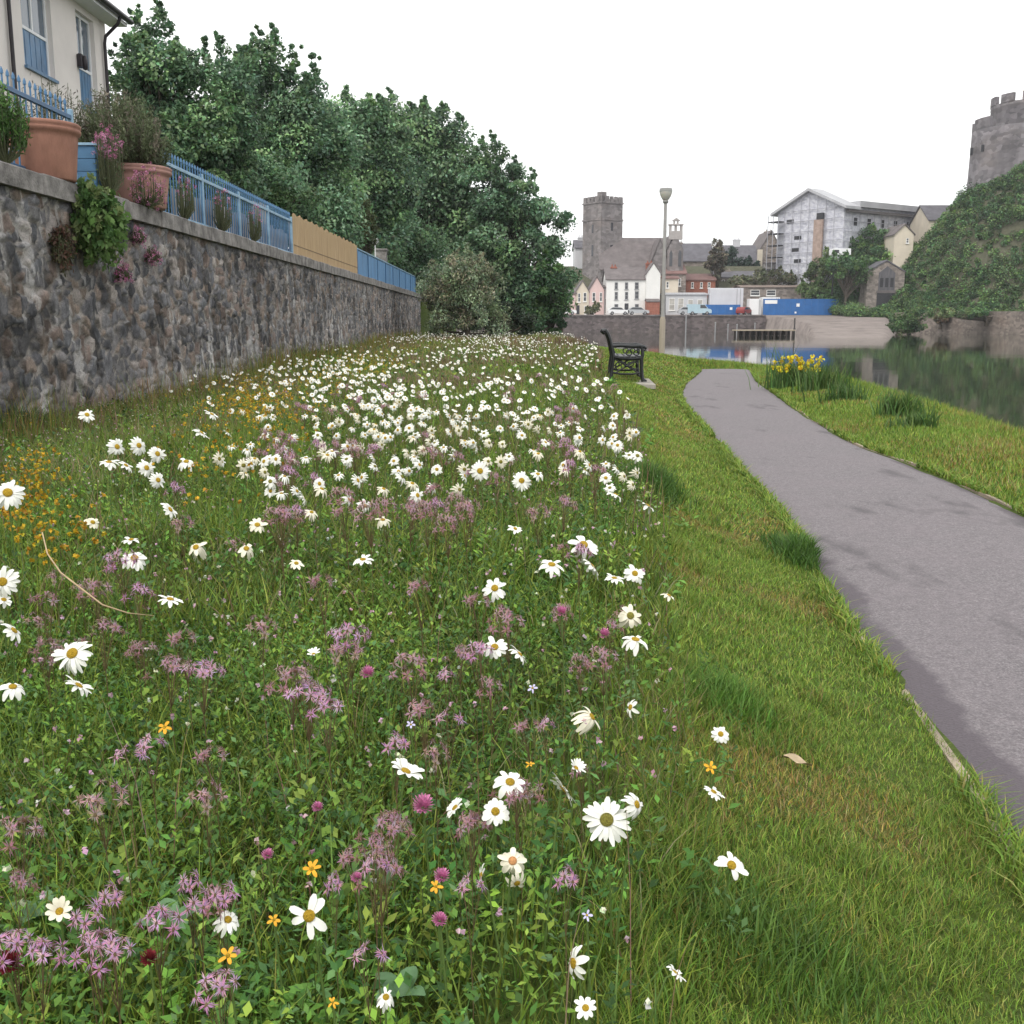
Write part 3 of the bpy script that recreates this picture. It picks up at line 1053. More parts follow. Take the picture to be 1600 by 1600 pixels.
# ------------------------------------------------------------------ plants on the wall
def sprig_bush(name, label, base, c, r, n_spr, spr_len, leafL, pal, flowers=None, cat='shrub', group=None, droop=0, wl=.3, flat=1, nleaf=14, updir=1.0, spread=.65):
    """many leafy sprigs radiating from the base; optional flower clusters at their tips"""
    root = empty(name, base, label, cat, group)
    base = np.array(base); c = np.array(c); r = np.array(r)
    d = rvec(n_spr); d[:, 2] = np.abs(d[:, 2]) * updir if updir > 0 else d[:, 2]
    tips = c + unit(d) * r * (.6 + .45 * rng.random((n_spr, 1)))
    starts = base + (tips - base) * (.25 + .3 * rng.random((n_spr, 1)))
    starts[:, :2] = tips[:, :2] * spread + starts[:, :2] * (1 - spread)
    Ls, Fs_, Cs = [], [], []
    t = rng.random((n_spr, nleaf))
    pts = starts[:, None] + (tips - starts)[:, None] * t[..., None]
    pts = pts + .02 * rng.normal(size=pts.shape)
    pts[..., 2] -= droop * t ** 2
    dirs = np.repeat(unit(tips - starts)[:, None], nleaf, 1).reshape(-1, 3)
    n = n_spr * nleaf
    ax = unit(dirs * .7 + rvec(n) * .8)
    L = leafL * (.6 + .8 * rng.random(n))
    V_, F_ = leaf_quads(pts.reshape(-1, 3), ax, rvec(n) + np.array([0, 0, .6]), L, L * wl)
    ct = np.asarray(pal)[rng.integers(0, len(pal), n_spr)] * (1 + .25 * rng.uniform(-1, 1, (n_spr, 1)))
    C_ = np.repeat(np.repeat(ct, nleaf, 0) * (1 + .15 * rng.normal(size=(n, 1))), 4, 0)
    np_mesh('leaves', V_ - base, F_, M_LEAF, root, col=np.clip(C_, .003, .9))
    mb = MB()
    for i in range(0, n_spr, max(1, n_spr // 60)):
        mb.tube([(0, 0, 0), tuple(starts[i] - base), tuple(tips[i] - base)], [.008, .006, .003], 4)
    mb.build('stems', mat('green_brown_stem', (.09, .10, .05), .7), root)
    if flowers:
        pal2, nf, fs, per, frad = flowers
        k = rng.choice(n_spr, nf, replace=nf > n_spr)
        fc = tips[k] + .03 * rng.normal(size=(nf, 3)); fc[:, 2] -= droop
        V_, F_, C_ = clump_leaves(fc, np.full(nf, frad), per, fs, pal2, .2, wl=.8)
        np_mesh('flowers', V_ - base, F_, M_PETAL, root, col=C_)
    return root


M_PETAL = leaf_mat('petals', .3, .6)
M_GRASS = leaf_mat('grass_blades', .3, .5)
PINK = [(.60, .24, .40), (.68, .34, .50), (.50, .16, .32)]
# green plant in first pot, lavender-like shrub in second
pass
b0 = (WALL_X - .2, pot_near[3], CZ1 + pot_near[2] * .88)
q = PX(6, 205, WALL_X - .12)
sprig_bush('pot_plant', 'bright green feathery plant growing at the edge of the nearest terracotta pot', (q.x, q.y, CZ1 + .02),
           (q.x, q.y, CZ1 + .42), (.22, .30, .42), 150, .3, .07, [(.10, .20, .05), (.13, .24, .07), (.08, .16, .05)], wl=.25)
b2_ = (WALL_X - .2, pot_far[3], CZ1 + pot_far[2] * .88)
sprig_bush('lavender_shrub', 'large grey green lavender like shrub spilling from the second terracotta pot', b2_,
           (WALL_X - .35, pot_far[3] - .05, CZ1 + pot_far[2] + .22), (.6, 1.05, .82), 700, .3, .062, [(.13, .165, .085), (.17, .20, .11), (.11, .135, .07), (.18, .155, .12)], wl=.22, nleaf=30)
q = PX(70, 170, FX - .5)
sprig_bush('lavender_shrub', 'thin grey green shrub with dark seed heads behind the near blue railing', (q.x, q.y, 2.62),
           (q.x, q.y + .3, q.z - .1), (.3, .9, .55), 200, .3, .06, [(.10, .11, .07), (.13, .11, .09), (.09, .10, .06)], wl=.2, nleaf=14)
# shrub growing out of the wall joints, valerian flowers on the wall
q = PX(135, 345, WALL_X + .03)
sprig_bush('wall_shrub', 'green shrub growing from a joint of the stone wall below the first pot', (WALL_X, q.y, q.z + .1),
           (WALL_X + .16, q.y - .05, q.z - .02), (.34, .46, .54), 320, .3, .085, [(.12, .22, .06), (.17, .28, .09), (.08, .16, .05), (.22, .28, .11)], wl=.5, updir=-1, nleaf=14)
q = PX(95, 390, WALL_X + .03)
sprig_bush('dry_plant', 'dry reddish brown plant hanging on the stone wall below the green wall shrub', (WALL_X, q.y, q.z + .15),
           (WALL_X + .06, q.y, q.z), (.09, .26, .30), 90, .3, .05, [(.14, .075, .055), (.11, .07, .05), (.10, .10, .05)], wl=.4, updir=-1)
vg = 'pink red valerian growing on the stone wall'
for (u, v, s, lab) in ((205, 300, .30, 'largest pink valerian clump on the coping in front of second pot'), (160, 225, .22, 'pink valerian beside the blue planter box'),
                       (238, 398, .12, 'small bright pink valerian rooted in the wall face below the coping'), (190, 425, .11, 'faded pink valerian low on the wall face under the green shrub'),
                       (215, 368, .10, 'tiny pink valerian in a wall joint between wall shrub and coping'), (287, 292, .2, 'dull pink valerian right of the second pot against the railing'),
                       (345, 312, .26, 'pale pink valerian in front of the grey boards and blue railing'), (395, 335, .2, 'sparse whitish pink valerian near the bamboo end of blue railing')):
    on_face = lab.find('face') > 0 or lab.find('joint') > 0
    q = PX(u, v, WALL_X + (.06 if on_face else -.12))
    base = (WALL_X + .01, q.y, q.z - .06) if on_face else (WALL_X - .14, q.y, CZ1)
    zc = q.z if on_face else max(q.z - .02, CZ1 + .12)
    if u == 160: base = (WALL_X - .1, q.y, CZ1); zc = q.z
    if u == 205: base = (WALL_X + .05, q.y, CZ1 + .0); zc = q.z + .03
    sprig_bush('valerian', lab, base, (base[0] + (.06 if on_face else .05), q.y, zc), (s * .6, s * 1.6, s * 1.0), int(60 + 420 * s) if u < 250 else int(30 + 160 * s), .2, .04,
               [(.10, .15, .06), (.13, .18, .08), (.12, .11, .07)], (PINK, int(20 + 300 * s) if u < 250 else int(6 + 70 * s), .018, 16, .028), 'valerian', vg, wl=.35, updir=-1, nleaf=2, spread=.95)

# ================================================================== grass tools
def blades(p, h, w, lean, S, pal, var=.2, name=None, tint=None):
    n = len(p)
    az = rng.random(n) * 2 * PI
    fa = az + PI / 2 + rng.normal(size=n) * .6
    dirv = np.stack([np.cos(az), np.sin(az), np.zeros(n)], -1)
    side = np.stack([np.cos(fa), np.sin(fa), np.zeros(n)], -1)
    lv = lean * (.4 + .9 * rng.random(n))
    Vs = []
    ts = np.linspace(0, 1, S + 1)
    for t in ts:
        hz = h * (t - .35 * lv * t ** 2)
        ctr = p + dirv * (h * lv * t ** 1.8)[:, None] + np.stack([np.zeros(n), np.zeros(n), hz], -1)
        wd = (w * (1 - t) ** .6 * .5)[:, None]
        if t < 1:
            Vs += [ctr - side * wd, ctr + side * wd]
        else:
            Vs += [ctr]
    k = len(Vs)
    V_ = np.stack(Vs, 1).reshape(-1, 3)
    o = np.arange(n)[:, None] * k
    quads = []
    for s in range(S - 1):
        quads.append(o + np.array([[2 * s, 2 * s + 1, 2 * s + 3, 2 * s + 2]]))
    tri = o + np.array([[2 * S - 2, 2 * S - 1, 2 * S]])
    c = pick(pal, n, var) if tint is None else tint
    C_ = np.repeat(c, k, 0)
    return V_, (np.concatenate(quads) if quads else np.zeros((0, 4), int)), tri, C_


def build_blades(name, sets, mats, label=None):
    Vs, Q, T_, C_ = [], [], [], []
    o = 0
    for V_, q, t, c in sets:
        Vs.append(V_); Q.append(q + o); T_.append(t + o); C_.append(c); o += len(V_)
    ob = np_mesh(name, np.concatenate(Vs), [np.concatenate(Q), np.concatenate(T_)], mats, col=np.concatenate(C_))
    ob['kind'] = 'stuff'
    return ob


def scatter(dens, y0, y1, xa, xb, rej=None):
    """uniform points between curves xa(y), xb(y), about dens per square metre"""
    ys = np.linspace(y0, y1, 200)
    wmax = max(1e-6, (np.maximum(xb(ys) - xa(ys), 0)).max())
    x0 = xa(ys).min(); x1 = xb(ys).max()
    n = int(dens * (y1 - y0) * (x1 - x0))
    x = x0 + (x1 - x0) * rng.random(n); y = y0 + (y1 - y0) * rng.random(n)
    ok = (x > xa(y)) & (x < xb(y))
    if rej is not None:
        ok &= rng.random(n) < rej(x, y)
    x, y = x[ok], y[ok]
    return np.stack([x, y, ground(x, y)], -1)


lim_l = lambda y: np.maximum(-4.93 + 0 * y, -(.53 * y + .9))
MG = [(.14, .23, .035), (.19, .29, .04), (.08, .155, .028), (.26, .31, .06), (.20, .245, .04), (.11, .19, .042)]
MGdry = [(.24, .19, .09), (.20, .18, .08), (.28, .23, .13), (.20, .12, .08), (.25, .24, .13)]
sets = []
edge_j = lambda y: mead_edge(y) + .10 * (fbm(np.asarray(y) * 1.7, np.asarray(y) * 0 + 2., 91) - .5) * np.minimum(1 + y * .15, 3)
patch = lambda x, y: np.clip(.35 + 1.3 * fbm(x * 1.3, y * 1.3, 95), .1, 1)
NOISE_T = lambda x, y: fbm(x * .8, y * .8, 97)


def tinted(p, pal, dry, amt, var=.2):
    n = len(p)
    c = pick(pal, n, var)
    t = NOISE_T(p[:, 0], p[:, 1])
    k = rng.random(n) < np.clip(amt * 2.2 * (t - .25), 0, .9)
    d = pick(dry, n, var)
    c[k] = d[k]
    return np.clip(c * (.45 + 1.1 * fbm(p[:, 0] * 4.2, p[:, 1] * 4.2, 187))[:, None], .01, .9)


for (y0, y1, dens, h0, h1, w0, w1, S, amt) in ((1.0, 3.2, 5600, .05, .22, .0022, .0052, 3, .30), (3.2, 6, 4400, .08, .30, .005, .009, 3, .25), (6, 11, 1900, .12, .36, .008, .013, 2, .45),
                                              (11, 20, 900, .16, .40, .014, .022, 2, .62), (20, 34, 420, .18, .42, .026, .04, 1, .85), (34, 62, 220, .2, .42, .045, .07, 1, .95)):
    p = scatter(dens, y0, y1, lim_l, edge_j, patch)
    n = len(p)
    nearwall = sm((-3.9 - p[:, 0]) / .8)
    h = (h0 + (h1 - h0) * rng.random(n) ** 1.3) * (1 - .25 * nearwall) * (.75 + .5 * NOISE_T(p[:, 0] * 2, p[:, 1] * 2))
    # the meadow thins and shortens towards the mown verge
    h *= .55 + .45 * sm((edge_j(p[:, 1]) - p[:, 0]) / .8)
    w = w0 + (w1 - w0) * rng.random(n)
    sets.append(blades(p, h, w, .55, S, MG, tint=tinted(p, MG, MGdry, amt)))
# dense taller grass band along the wall foot
p = scatter(900, 8, 22, lambda y: -4.93 + 0 * y, lambda y: -4.2 + 0 * y, patch); n = len(p)
sets.append(blades(p, .12 + .22 * rng.random(n), .008 + .008 * rng.random(n), .5, 2, MG, tint=tinted(p, MG + [(.20, .19, .05)], MGdry, .6)))
p = scatter(420, 22, 52, lambda y: -4.93 + 0 * y, lambda y: -4.1 + 0 * y, patch); n = len(p)
sets.append(blades(p, .15 + .25 * rng.random(n), .03 + .02 * rng.random(n), .5, 1, MG, tint=tinted(p, MG + [(.22, .19, .05)], MGdry, .7)))
build_blades('meadow_grass', sets, M_GRASS)

# reddish brown seed stalks of spent meadow flowers
sets = []
RB = [(.24, .12, .10), (.30, .17, .14), (.20, .14, .08), (.28, .2, .15)]
for (y0, y1, dens, w) in ((1.2, 4, 22, .0022), (4, 9, 100, .005), (9, 20, 110, .010), (20, 45, 60, .025)):
    p = scatter(dens, y0, y1, lim_l, edge_j, lambda x, y: np.clip(3.2 * (fbm(x * .9, y * .9, 99) - .42), 0, 1)); n = len(p)
    sets.append(blades(p, .28 + .2 * rng.random(n), np.full(n, w), .25, 2, RB))
WF = [(.24, .17, .05), (.32, .26, .06), (.18, .22, .05), (.15, .23, .045), (.27, .16, .06), (.20, .25, .06)]
for (y0, y1, dens, w) in ((7, 20, 420, .007), (20, 34, 280, .016), (34, 52, 150, .028)):
    p = scatter(dens, y0, y1, lambda y: -4.93 + 0 * y, lambda y: -3.7 + 0 * y, lambda x, y: np.clip(1.15 - (x + 4.93) / 1.2, 0, 1) * np.clip(3 * (fbm(x * .8, y * .5, 151) - .33), 0, 1)); n = len(p)
    sets.append(blades(p, .24 + .52 * rng.random(n) ** 1.5, np.full(n, w), .3, 2, WF))
build_blades('seed_stalks', sets, M_GRASS)

# broad leaved herbs between the grass
HERB = [(.075, .17, .03), (.11, .23, .04), (.05, .125, .028), (.15, .27, .04), (.09, .17, .06), (.20, .29, .045)]
parts = []
for (y0, y1, dens, L0, L1, per, hmax) in ((1.0, 3.4, 900, .012, .036, 13, .19), (3.4, 7, 330, .022, .052, 12, .25), (7, 14, 55, .05, .09, 10, .28), (14, 30, 16, .09, .14, 10, .32)):
    p = scatter(dens, y0, y1, lim_l, lambda y: edge_j(y) + .12, lambda x, y: patch(x, y) * np.clip(.06 + .94 * sm((edge_j(y) - x) / .55), 0, 1))
    n = len(p)
    idx = np.repeat(np.arange(n), per); nn = len(idx)
    a = rng.random(nn) * 2 * PI
    lvl = rng.random(nn)
    hh = (hmax * (.35 + .65 * rng.random(n)))[idx]
    Lf = (L0 + (L1 - L0) * rng.random(n))[idx] * (1.1 - .5 * lvl)
    dirv = np.stack([np.cos(a), np.sin(a), .25 + .5 * lvl], -1); dirv = unit(dirv)
    c = p[idx] + dirv * Lf[:, None] * .55 + np.stack([.02 * rng.normal(size=nn), .02 * rng.normal(size=nn), hh * lvl + .015], -1)
    V_, F_ = leaf_quads(c, dirv, np.array([0, 0, 1.]) + .45 * rvec(nn), Lf, Lf * (.28 + .35 * rng.random(n))[idx])
    ct = (pick(HERB, n, .22) * (.5 + 1.05 * fbm(p[:, 0] * 3.1, p[:, 1] * 3.1, 191))[:, None])[idx] * (1 + .12 * rng.normal(size=(nn, 1)))
    parts.append((V_, F_, np.repeat(np.clip(ct, .003, .9), 4, 0)))
V_, F_, C_ = merge(parts)
structure(np_mesh('meadow_herbs', V_, F_, M_LEAF, col=C_), 'stuff')

# big grey green dock-like leaves close to the camera
def broad_leaf(label, u, v, L, az, pal):
    q = G(u, v, .16)
    bm_ = MB()
    n = 6
    vs = []
    for i in range(n + 1):
        t = i / n
        w = L * .30 * math.sin(PI * min(1, t * .93 + .05)) ** .8
        z = .10 * math.sin(t * 2.2) * L * 2
        vs += [(-w, t * L, z + w * .3), (0, t * L, z), (w, t * L, z + w * .3)]
    fs = []
    for i in range(n):
        for k in (0, 1):
            fs.append((i * 3 + k, i * 3 + k + 1, i * 3 + k + 4, i * 3 + k + 3))
    Ms = []
    for k, a in enumerate((0, 1.7, 3.5, 4.9)):
        Mx = Matrix.Rotation(az + a, 4, 'Z') @ Matrix.Rotation(.3, 4, 'X')
        bm_.add([tuple(Mx @ Vector(p)) for p in vs], fs, 0, True)
    o = bm_.build('broad_leaf_plant', mat('grey_green_leaf', pal, .5, .3, 30), fix=False)
    o.location = (q.x, q.y, q.z - .06)
    tag(o, label, 'plant')


broad_leaf('grey green broad leaved rosette in front of the clover leaves, left of yellow centred daisy', 262, 1400, .06, .4, (.10, .19, .085))
broad_leaf('dark bluish broad leaved plant beside the cream star daisy', 55, 1385, .055, 1.4, (.05, .125, .06))
broad_leaf('round green leaved plant at the bottom edge of the meadow', 625, 1500, .05, 2.4, (.07, .16, .06))

# ------------------------------------------------------------------ mown verges
VG = [(.19, .30, .045), (.235, .345, .05), (.14, .25, .035), (.29, .345, .065), (.165, .275, .045), (.31, .32, .085), (.11, .205, .035)]
VGdry = [(.33, .25, .08), (.30, .24, .07), (.36, .29, .14), (.27, .17, .07), (.34, .26, .05)]
sets = []
pl_e = lambda y: pl(y) - .01
pr_e = lambda y: pr(y) + .01
def vt(x, y): return np.clip(.45 + 1.1 * fbm(x * 3.2, y * 3.2, 111), .15, 1)
for (y0, y1, dens, h0, h1, w0, w1, S) in ((1.0, 3.2, 30000, .012, .042, .0017, .0032, 2), (3.2, 6, 16000, .015, .045, .0028, .005, 2), (6, 12, 4600, .02, .05, .007, .011, 1), (12, 22, 1500, .03, .065, .014, .022, 1), (22, 33, 700, .03, .07, .028, .04, 1)):
    p = scatter(dens, y0, y1, lambda y: edge_j(y) - .15, pl_e, vt); n = len(p)
    tuft = sm((fbm(p[:, 0] * 3.6, p[:, 1] * 3.6, 115) - .55) / .12)
    h = (h0 + (h1 - h0) * rng.random(n)) * (.75 + .6 * tuft) * (1 + .9 * sm((edge_j(p[:, 1]) + .3 - p[:, 0]) / .4))
    t = fbm(p[:, 0] * 1.5, p[:, 1] * 1.5, 117)
    c = pick(VG, n, .2); k = rng.random(n) < np.clip(2.8 * (t - .50) * (1 - tuft) + .07, 0, .7); d = pick(VGdry, n, .2); c[k] = d[k]
    c = c * (1 - .12 * tuft[:, None])
    sets.append(blades(p, h, w0 + (w1 - w0) * rng.random(n), .75, S, VG, tint=np.clip(c * (1 + .22 * rng.normal(size=(n, 1))), .01, .9)))
# waterside verge
for (y0, y1, dens, w0, w1, h1) in ((2.5, 8, 2600, .008, .013, .07), (8, 15, 2400, .009, .015, .08), (15, 24, 1300, .015, .025, .09), (24, 41, 700, .03, .045, .10)):
    p = scatter(dens, y0, y1, lambda y: np.where(y < yE, pr_e(y), 2.2), lambda y: bank(y) + .55, vt)
    p = p[path_dist(p[:, 0], p[:, 1]) > .0]
    n = len(p)
    eb = sm((p[:, 0] - bank(p[:, 1]) + .5) / .7)
    h = (.03 + (h1 - .03) * rng.random(n)) * (1 + 1.6 * eb * rng.random(n))
    t = fbm(p[:, 0] * 1.1, p[:, 1] * 1.1, 119)
    c = pick(VG, n, .2); k = rng.random(n) < np.clip(1.6 * (t - .5) + .04, 0, .6); d = pick(VGdry, n, .2); c[k] = d[k]
    sets.append(blades(p, h, w0 + (w1 - w0) * rng.random(n), .6, 1, VG, tint=c))
# longer fringe hanging over the edges of the tarmac
for side in (-1, 1):
    y = rng.uniform(1, 28, 9000) ** 1.0
    y = 1.0 + 27 * rng.random(9000) ** 1.7
    x = (pl(y) - rng.random(9000) * .07) if side < 0 else (pr(y) + rng.random(9000) * .07)
    k = fbm(y * 1.3 + 50 * side, y * 0, 121) > .46
    x, y = x[k], y[k]
    p = np.stack([x, y, np.maximum(ground(x, y), 0)], -1); n = len(p)
    sets.append(blades(p, .04 + .07 * rng.random(n), (.004 + .0011 * y), .9, 2, VG, tint=pick(VG, n)))
build_blades('mown_grass', sets, M_GRASS)

# grass beyond the path's bend and around the lamp, and the bench lawn
sets = []
p = scatter(420, 30, 60, lambda y: np.interp(y, [30, 40, 60], [2.6, 3.0, 2.6]), lambda y: bank(y) + .6, vt); p = p[path_dist(p[:, 0], p[:, 1]) > 0]; n = len(p)
sets.append(blades(p, .04 + .09 * rng.random(n), .035 + .02 * rng.random(n), .5, 1, VG, tint=pick(VG, n)))
build_blades('bank_grass', sets, M_GRASS)


def tuft(label, u, v, rx, ry, h, n, pal, name='grass_tuft', w=.007):
    q = G(u, v, 0)
    root_c = np.array(q)
    x = q.x + rx * rng.normal(size=n) * .5; y = q.y + ry * rng.normal(size=n) * .5
    k = path_dist(x, y) > -.01
    x, y = x[k], y[k]
    p = np.stack([x, y, ground(x, y)], -1); n = len(p)
    dist = np.hypot((x - q.x) / rx, (y - q.y) / ry)
    V_, Q_, T_, C_ = blades(p, h * (.5 + .6 * rng.random(n)) * np.exp(-dist * .5), w * (.7 + .6 * rng.random(n)), .6, 3, pal)
    o = np_mesh(name, V_, [Q_, T_], M_GRASS, col=C_, loc=tuple(q))
    return tag(o, label, 'grass tuft', 'tufts of long grass missed by the mower')


DK = [(.075, .155, .03), (.10, .19, .035), (.06, .125, .03)]
tuft('tall dark green grass tuft overhanging the tarmac path edge', 1252, 872, .16, .34, .17, 2400, DK)
tuft('dark green grass tuft at the meadow margin beside small edge on daisies', 1008, 768, .2, .45, .26, 2200, DK)
tuft('dark grass tuft on the verge just left of where path narrows', 1130, 720, .12, .5, .09, 1000, MG)
tuft('bright green upright grass tuft above the small yellow centred daisy', 1130, 1110, .15, .2, .13, 1100, [(.09, .19, .03), (.12, .23, .04)], w=.005)
tuft('wide tuft of fine long grass at the bottom of the verge', 1190, 1490, .30, .22, .11, 1700, [(.09, .17, .03), (.13, .22, .04), (.07, .14, .03)], w=.004)
tuft('rank grass and nettle clump at the foot of the stone wall near the yellow trefoil', 22, 690, .35, .5, .5, 1700, [(.06, .12, .04), (.08, .15, .05), (.05, .10, .045)], w=.012)
# ================================================================== flowers
m_white = mat('daisy_white', (.78, .78, .72), .6, .05, 30)
m_cream = mat('daisy_cream', (.74, .70, .56), .6, .1, 30)
m_disc = mat('daisy_yellow_centre', (.60, .38, .03), .8, .3, 300, bumps=.8, bscale=500)
m_disc2 = mat('daisy_greenish_centre', (.30, .27, .05), .8, .35, 300, bumps=.8, bscale=500)
m_disc3 = mat('daisy_faded_brown_centre', (.45, .22, .09), .8, .35, 300)
m_stem = mat('flower_stem_green', (.10, .16, .04), .6, .2, 30)


def petal_shape(mb, a, r0, r1, w, lift, droop, curl, mi=0):
    n = 4
    ca, sa = math.cos(a), math.sin(a)
    vs = []
    for i in range(n + 1):
        t = i / n
        r = r0 + (r1 - r0) * t
        ww = w * (.55 + .6 * math.sin(PI * (.12 + .70 * t))) * (1 if i < n else .55)
        z = lift * math.sin(t * PI * .5) - droop * t * t
        for s in (-1, 0, 1):
            x = r * (1 - abs(droop) * .18 * t * t); yv = s * ww * .5
            zz = z + (-curl * w if s == 0 else 0)
            vs.append((ca * x - sa * yv, sa * x + ca * yv, zz))
    fs = []
    for i in range(n):
        for k in (0, 1):
            fs.append((i * 3 + k, i * 3 + k + 1, i * 3 + k + 4, i * 3 + k + 3))
    mb.add(vs, fs, mi, True)


def petals_mb(npet, drop=0, lift=.05, droop=.2, jit=.2, seed=0, wid=None, gap=None):
    rg = random.Random(seed)
    mb = MB()
    wid = wid or min(.36, 2 * PI * .62 / npet * 1.12)
    for i in range(npet):
        if gap and gap[0] < i / npet < gap[1]:
            continue
        if rg.random() < drop:
            continue
        petal_shape(mb, 2 * PI * (i + rg.uniform(-.2, .2)) / npet, .20, 1 + rg.uniform(-jit, jit * .4), wid * rg.uniform(.75, 1.1), lift + rg.uniform(-.10, .14), droop * rg.uniform(.1, 2.2), .12)
    return mb


def disc_mb(r=.27, h=.13):
    mb = MB(); mb.lathe([(.001, h), (r * .45, h * .93), (r * .8, h * .6), (r, .05), (r * .92, -.04), (.001, -.07)], 14)
    return mb


def frame(face):
    f = Vector(face).normalized()
    up = Vector((0, 0, 1)) if abs(f.z) < .95 else Vector((0, 1, 0))
    x = up.cross(f).normalized(); y = f.cross(x)
    return Matrix((x, y, f)).transposed().to_4x4()


DG = 'white ox-eye daisies of the meadow'
PROTO = {}


def daisy(u, v, dia, face, label, npet=18, h=.30, drop=0, droop=.25, lift=.05, cream=False, disc='y', gap=None, lean=.06, sz=None):
    """a daisy with its own stem; face = (right, up, towards the camera)"""
    q = G(u, v, h)
    s = (dia / F) * math.sqrt(q.x ** 2 + q.y ** 2 + (CAM_Z - q.z) ** 2) * cp * .5
    s = min(max(s, .016), .052) if sz is None else sz
    bx, by = q.x - lean * face[0] + random.uniform(-.03, .03), q.y + lean * face[2] * .8
    bz = g1(bx, by)
    root = empty('ox_eye_daisy', (bx, by, bz), label, 'daisy', DG)
    hd = Vector((q.x - bx, q.y - by, q.z - bz))
    fv = Vector((face[0], -face[2], face[1])).normalized()
    mb = MB()
    e_ = hd - fv * s * .12
    mb.tube([(0, 0, -.01), tuple(e_ * .35 + Vector((0, 0, .02))), tuple(e_ * .75 + Vector((0, 0, .025))), tuple(e_)], [.0022, .0019, .0016, .0022], 5)
    mb.build('stem', m_stem, root)
    M = Matrix.Translation(hd) @ frame(fv) @ Matrix.Scale(s, 4)
    key = (npet, drop, lift, droop, gap)
    petals_mb(npet, drop, lift, droop, seed=int(u * 7 + v), gap=gap).build('petals', m_cream if cream else m_white, root, M=M, fix=False)
    disc_mb().build('disc', {'y': m_disc, 'g': m_disc2, 'b': m_disc3}[disc], root, M=M)
    return root


# each nearer daisy on its own: pixel, size, the way it faces, what sets it apart
D_ = daisy
D_(948, 1281, 78, (-.15, .55, .85), 'largest white daisy in the meadow, full ring of petals round a greenish centre', 20, .30, droop=.25, disc='g')
D_(995, 1257, 46, (.75, .45, .5), 'white daisy turned sideways, touching the largest daisy on its right', 17, .32, droop=.4)
D_(634, 1205, 58, (.35, .75, .05), 'white daisy with few long spiky petals, seen from the side, left of yellow domed one', 11, .30, droop=.1, lift=.3)
D_(797, 1222, 54, (.1, .8, .4), 'white daisy with a yellow domed centre and drooping petals, above the neat star daisy', 10, .30, droop=.35)
D_(774, 1268, 48, (.05, .6, .75), 'neat star shaped daisy with gaps between petals and bright yellow centre', 12, .27, drop=.12)
D_(711, 1262, 38, (-.55, .7, .2), 'small white daisy turned away to the left, beside the magenta clover head', 15, .27, droop=.1, lift=.2)
D_(880, 1233, 58, (.65, .45, -.3), 'white daisy seen edge on from behind, left above the largest daisy', 16, .32, droop=.1)
D_(900, 1200, 30, (.4, .7, .3), 'small white half closed daisy above the one seen edge on', 14, .28, lift=.5, droop=0)
D_(1126, 1147, 32, (.0, .6, .8), 'small daisy with ragged petals and golden centre at the edge of the bright green tuft', 13, .22, drop=.15)
D_(1115, 1237, 36, (.4, .85, .1), 'small white daisy seen edge on low at the verge', 14, .18, droop=.2)
D_(1143, 1352, 52, (.15, .7, .6), 'daisy with only a few petals left round a yellow centre, standing in the verge grass', 9, .18, drop=.28)
D_(801, 1345, 48, (.0, .55, .8), 'fading daisy with curled petals and brownish pink centre', 13, .26, droop=.6, disc='b', cream=True)
D_(808, 1380, 36, (.2, -.3, .8), 'withered cream daisy hanging just below the one with the brown centre', 9, .22, droop=.5, cream=True)
D_(752, 1368, 40, (-.9, .2, .1), 'white daisy seen as two thin upright petals left of the brown centred one', 6, .24, droop=.1)
D_(483, 1431, 66, (.1, .5, .9), 'big daisy with gaps between broad petals and a bright golden centre, near the bottom', 9, .27, drop=.22)
D_(93, 1424, 40, (.1, .75, .6), 'cream star shaped daisy with pointed petals at lower left', 9, .26, lift=.35, droop=0, cream=True)
D_(356, 1437, 42, (.3, .6, .3), 'bunched white daisy head beside pink ragged flowers near the bottom', 16, .26, droop=.5)
D_(603, 1558, 36, (.1, .7, .4), 'round bunched white flower head at the bottom edge of the meadow', 20, .22, droop=.8)
D_(915, 1575, 38, (-.1, .7, .5), 'white daisy with upright petals at the very bottom of the meadow', 9, .20, lift=.3)
D_(1055, 1520, 38, (.5, .6, -.1), 'white daisy seen from behind low in the grass near the bottom right', 13, .16, lift=.25)
D_(896, 1505, 58, (-.8, .15, .3), 'white daisy seen edge on as a thin upright fan near the bottom', 8, .22)
D_(925, 1120, 46, (.5, .4, .1), 'cream curled daisy with twisted long petals, alone in the middle of the grass', 12, .28, droop=.8, cream=True)
D_(985, 1105, 34, (-.7, .3, .3), 'thin white daisy seen from the side right of the cream curled one', 7, .26)
D_(113, 1021, 62, (-.1, .6, .7), 'large double headed looking daisy with many petals at the left of the meadow', 21, .32, droop=.45)
D_(123, 1071, 44, (.45, .6, -.1), 'white daisy facing away just below the large left one', 15, .29, lift=.15)
D_(20, 1073, 42, (.2, .75, .2), 'white daisy with drooping petals at the left picture edge', 10, .29, droop=.4)
D_(210, 872, 42, (.2, .7, .55), 'white daisy in front of the purple ragged robin cluster on the left', 14, .34, droop=.3)
D_(205, 843, 30, (.0, .9, .1), 'small flat daisy directly above the one by the purple cluster', 9, .36)
D_(266, 936, 40, (.2, .85, .0), 'white daisy seen edge on beside the bent dry stalk', 10, .33, droop=.2)
D_(4, 909, 48, (.2, .4, .9), 'white daisy with golden centre cut by the left picture edge', 18, .38)
D_(6, 937, 28, (.4, .7, .2), 'small white daisy at the left picture edge below golden centred one', 12, .33)
D_(12, 770, 66, (.4, .55, .7), 'big bright white daisy pair at the left edge beside yellow trefoil', 18, .55, droop=.3)
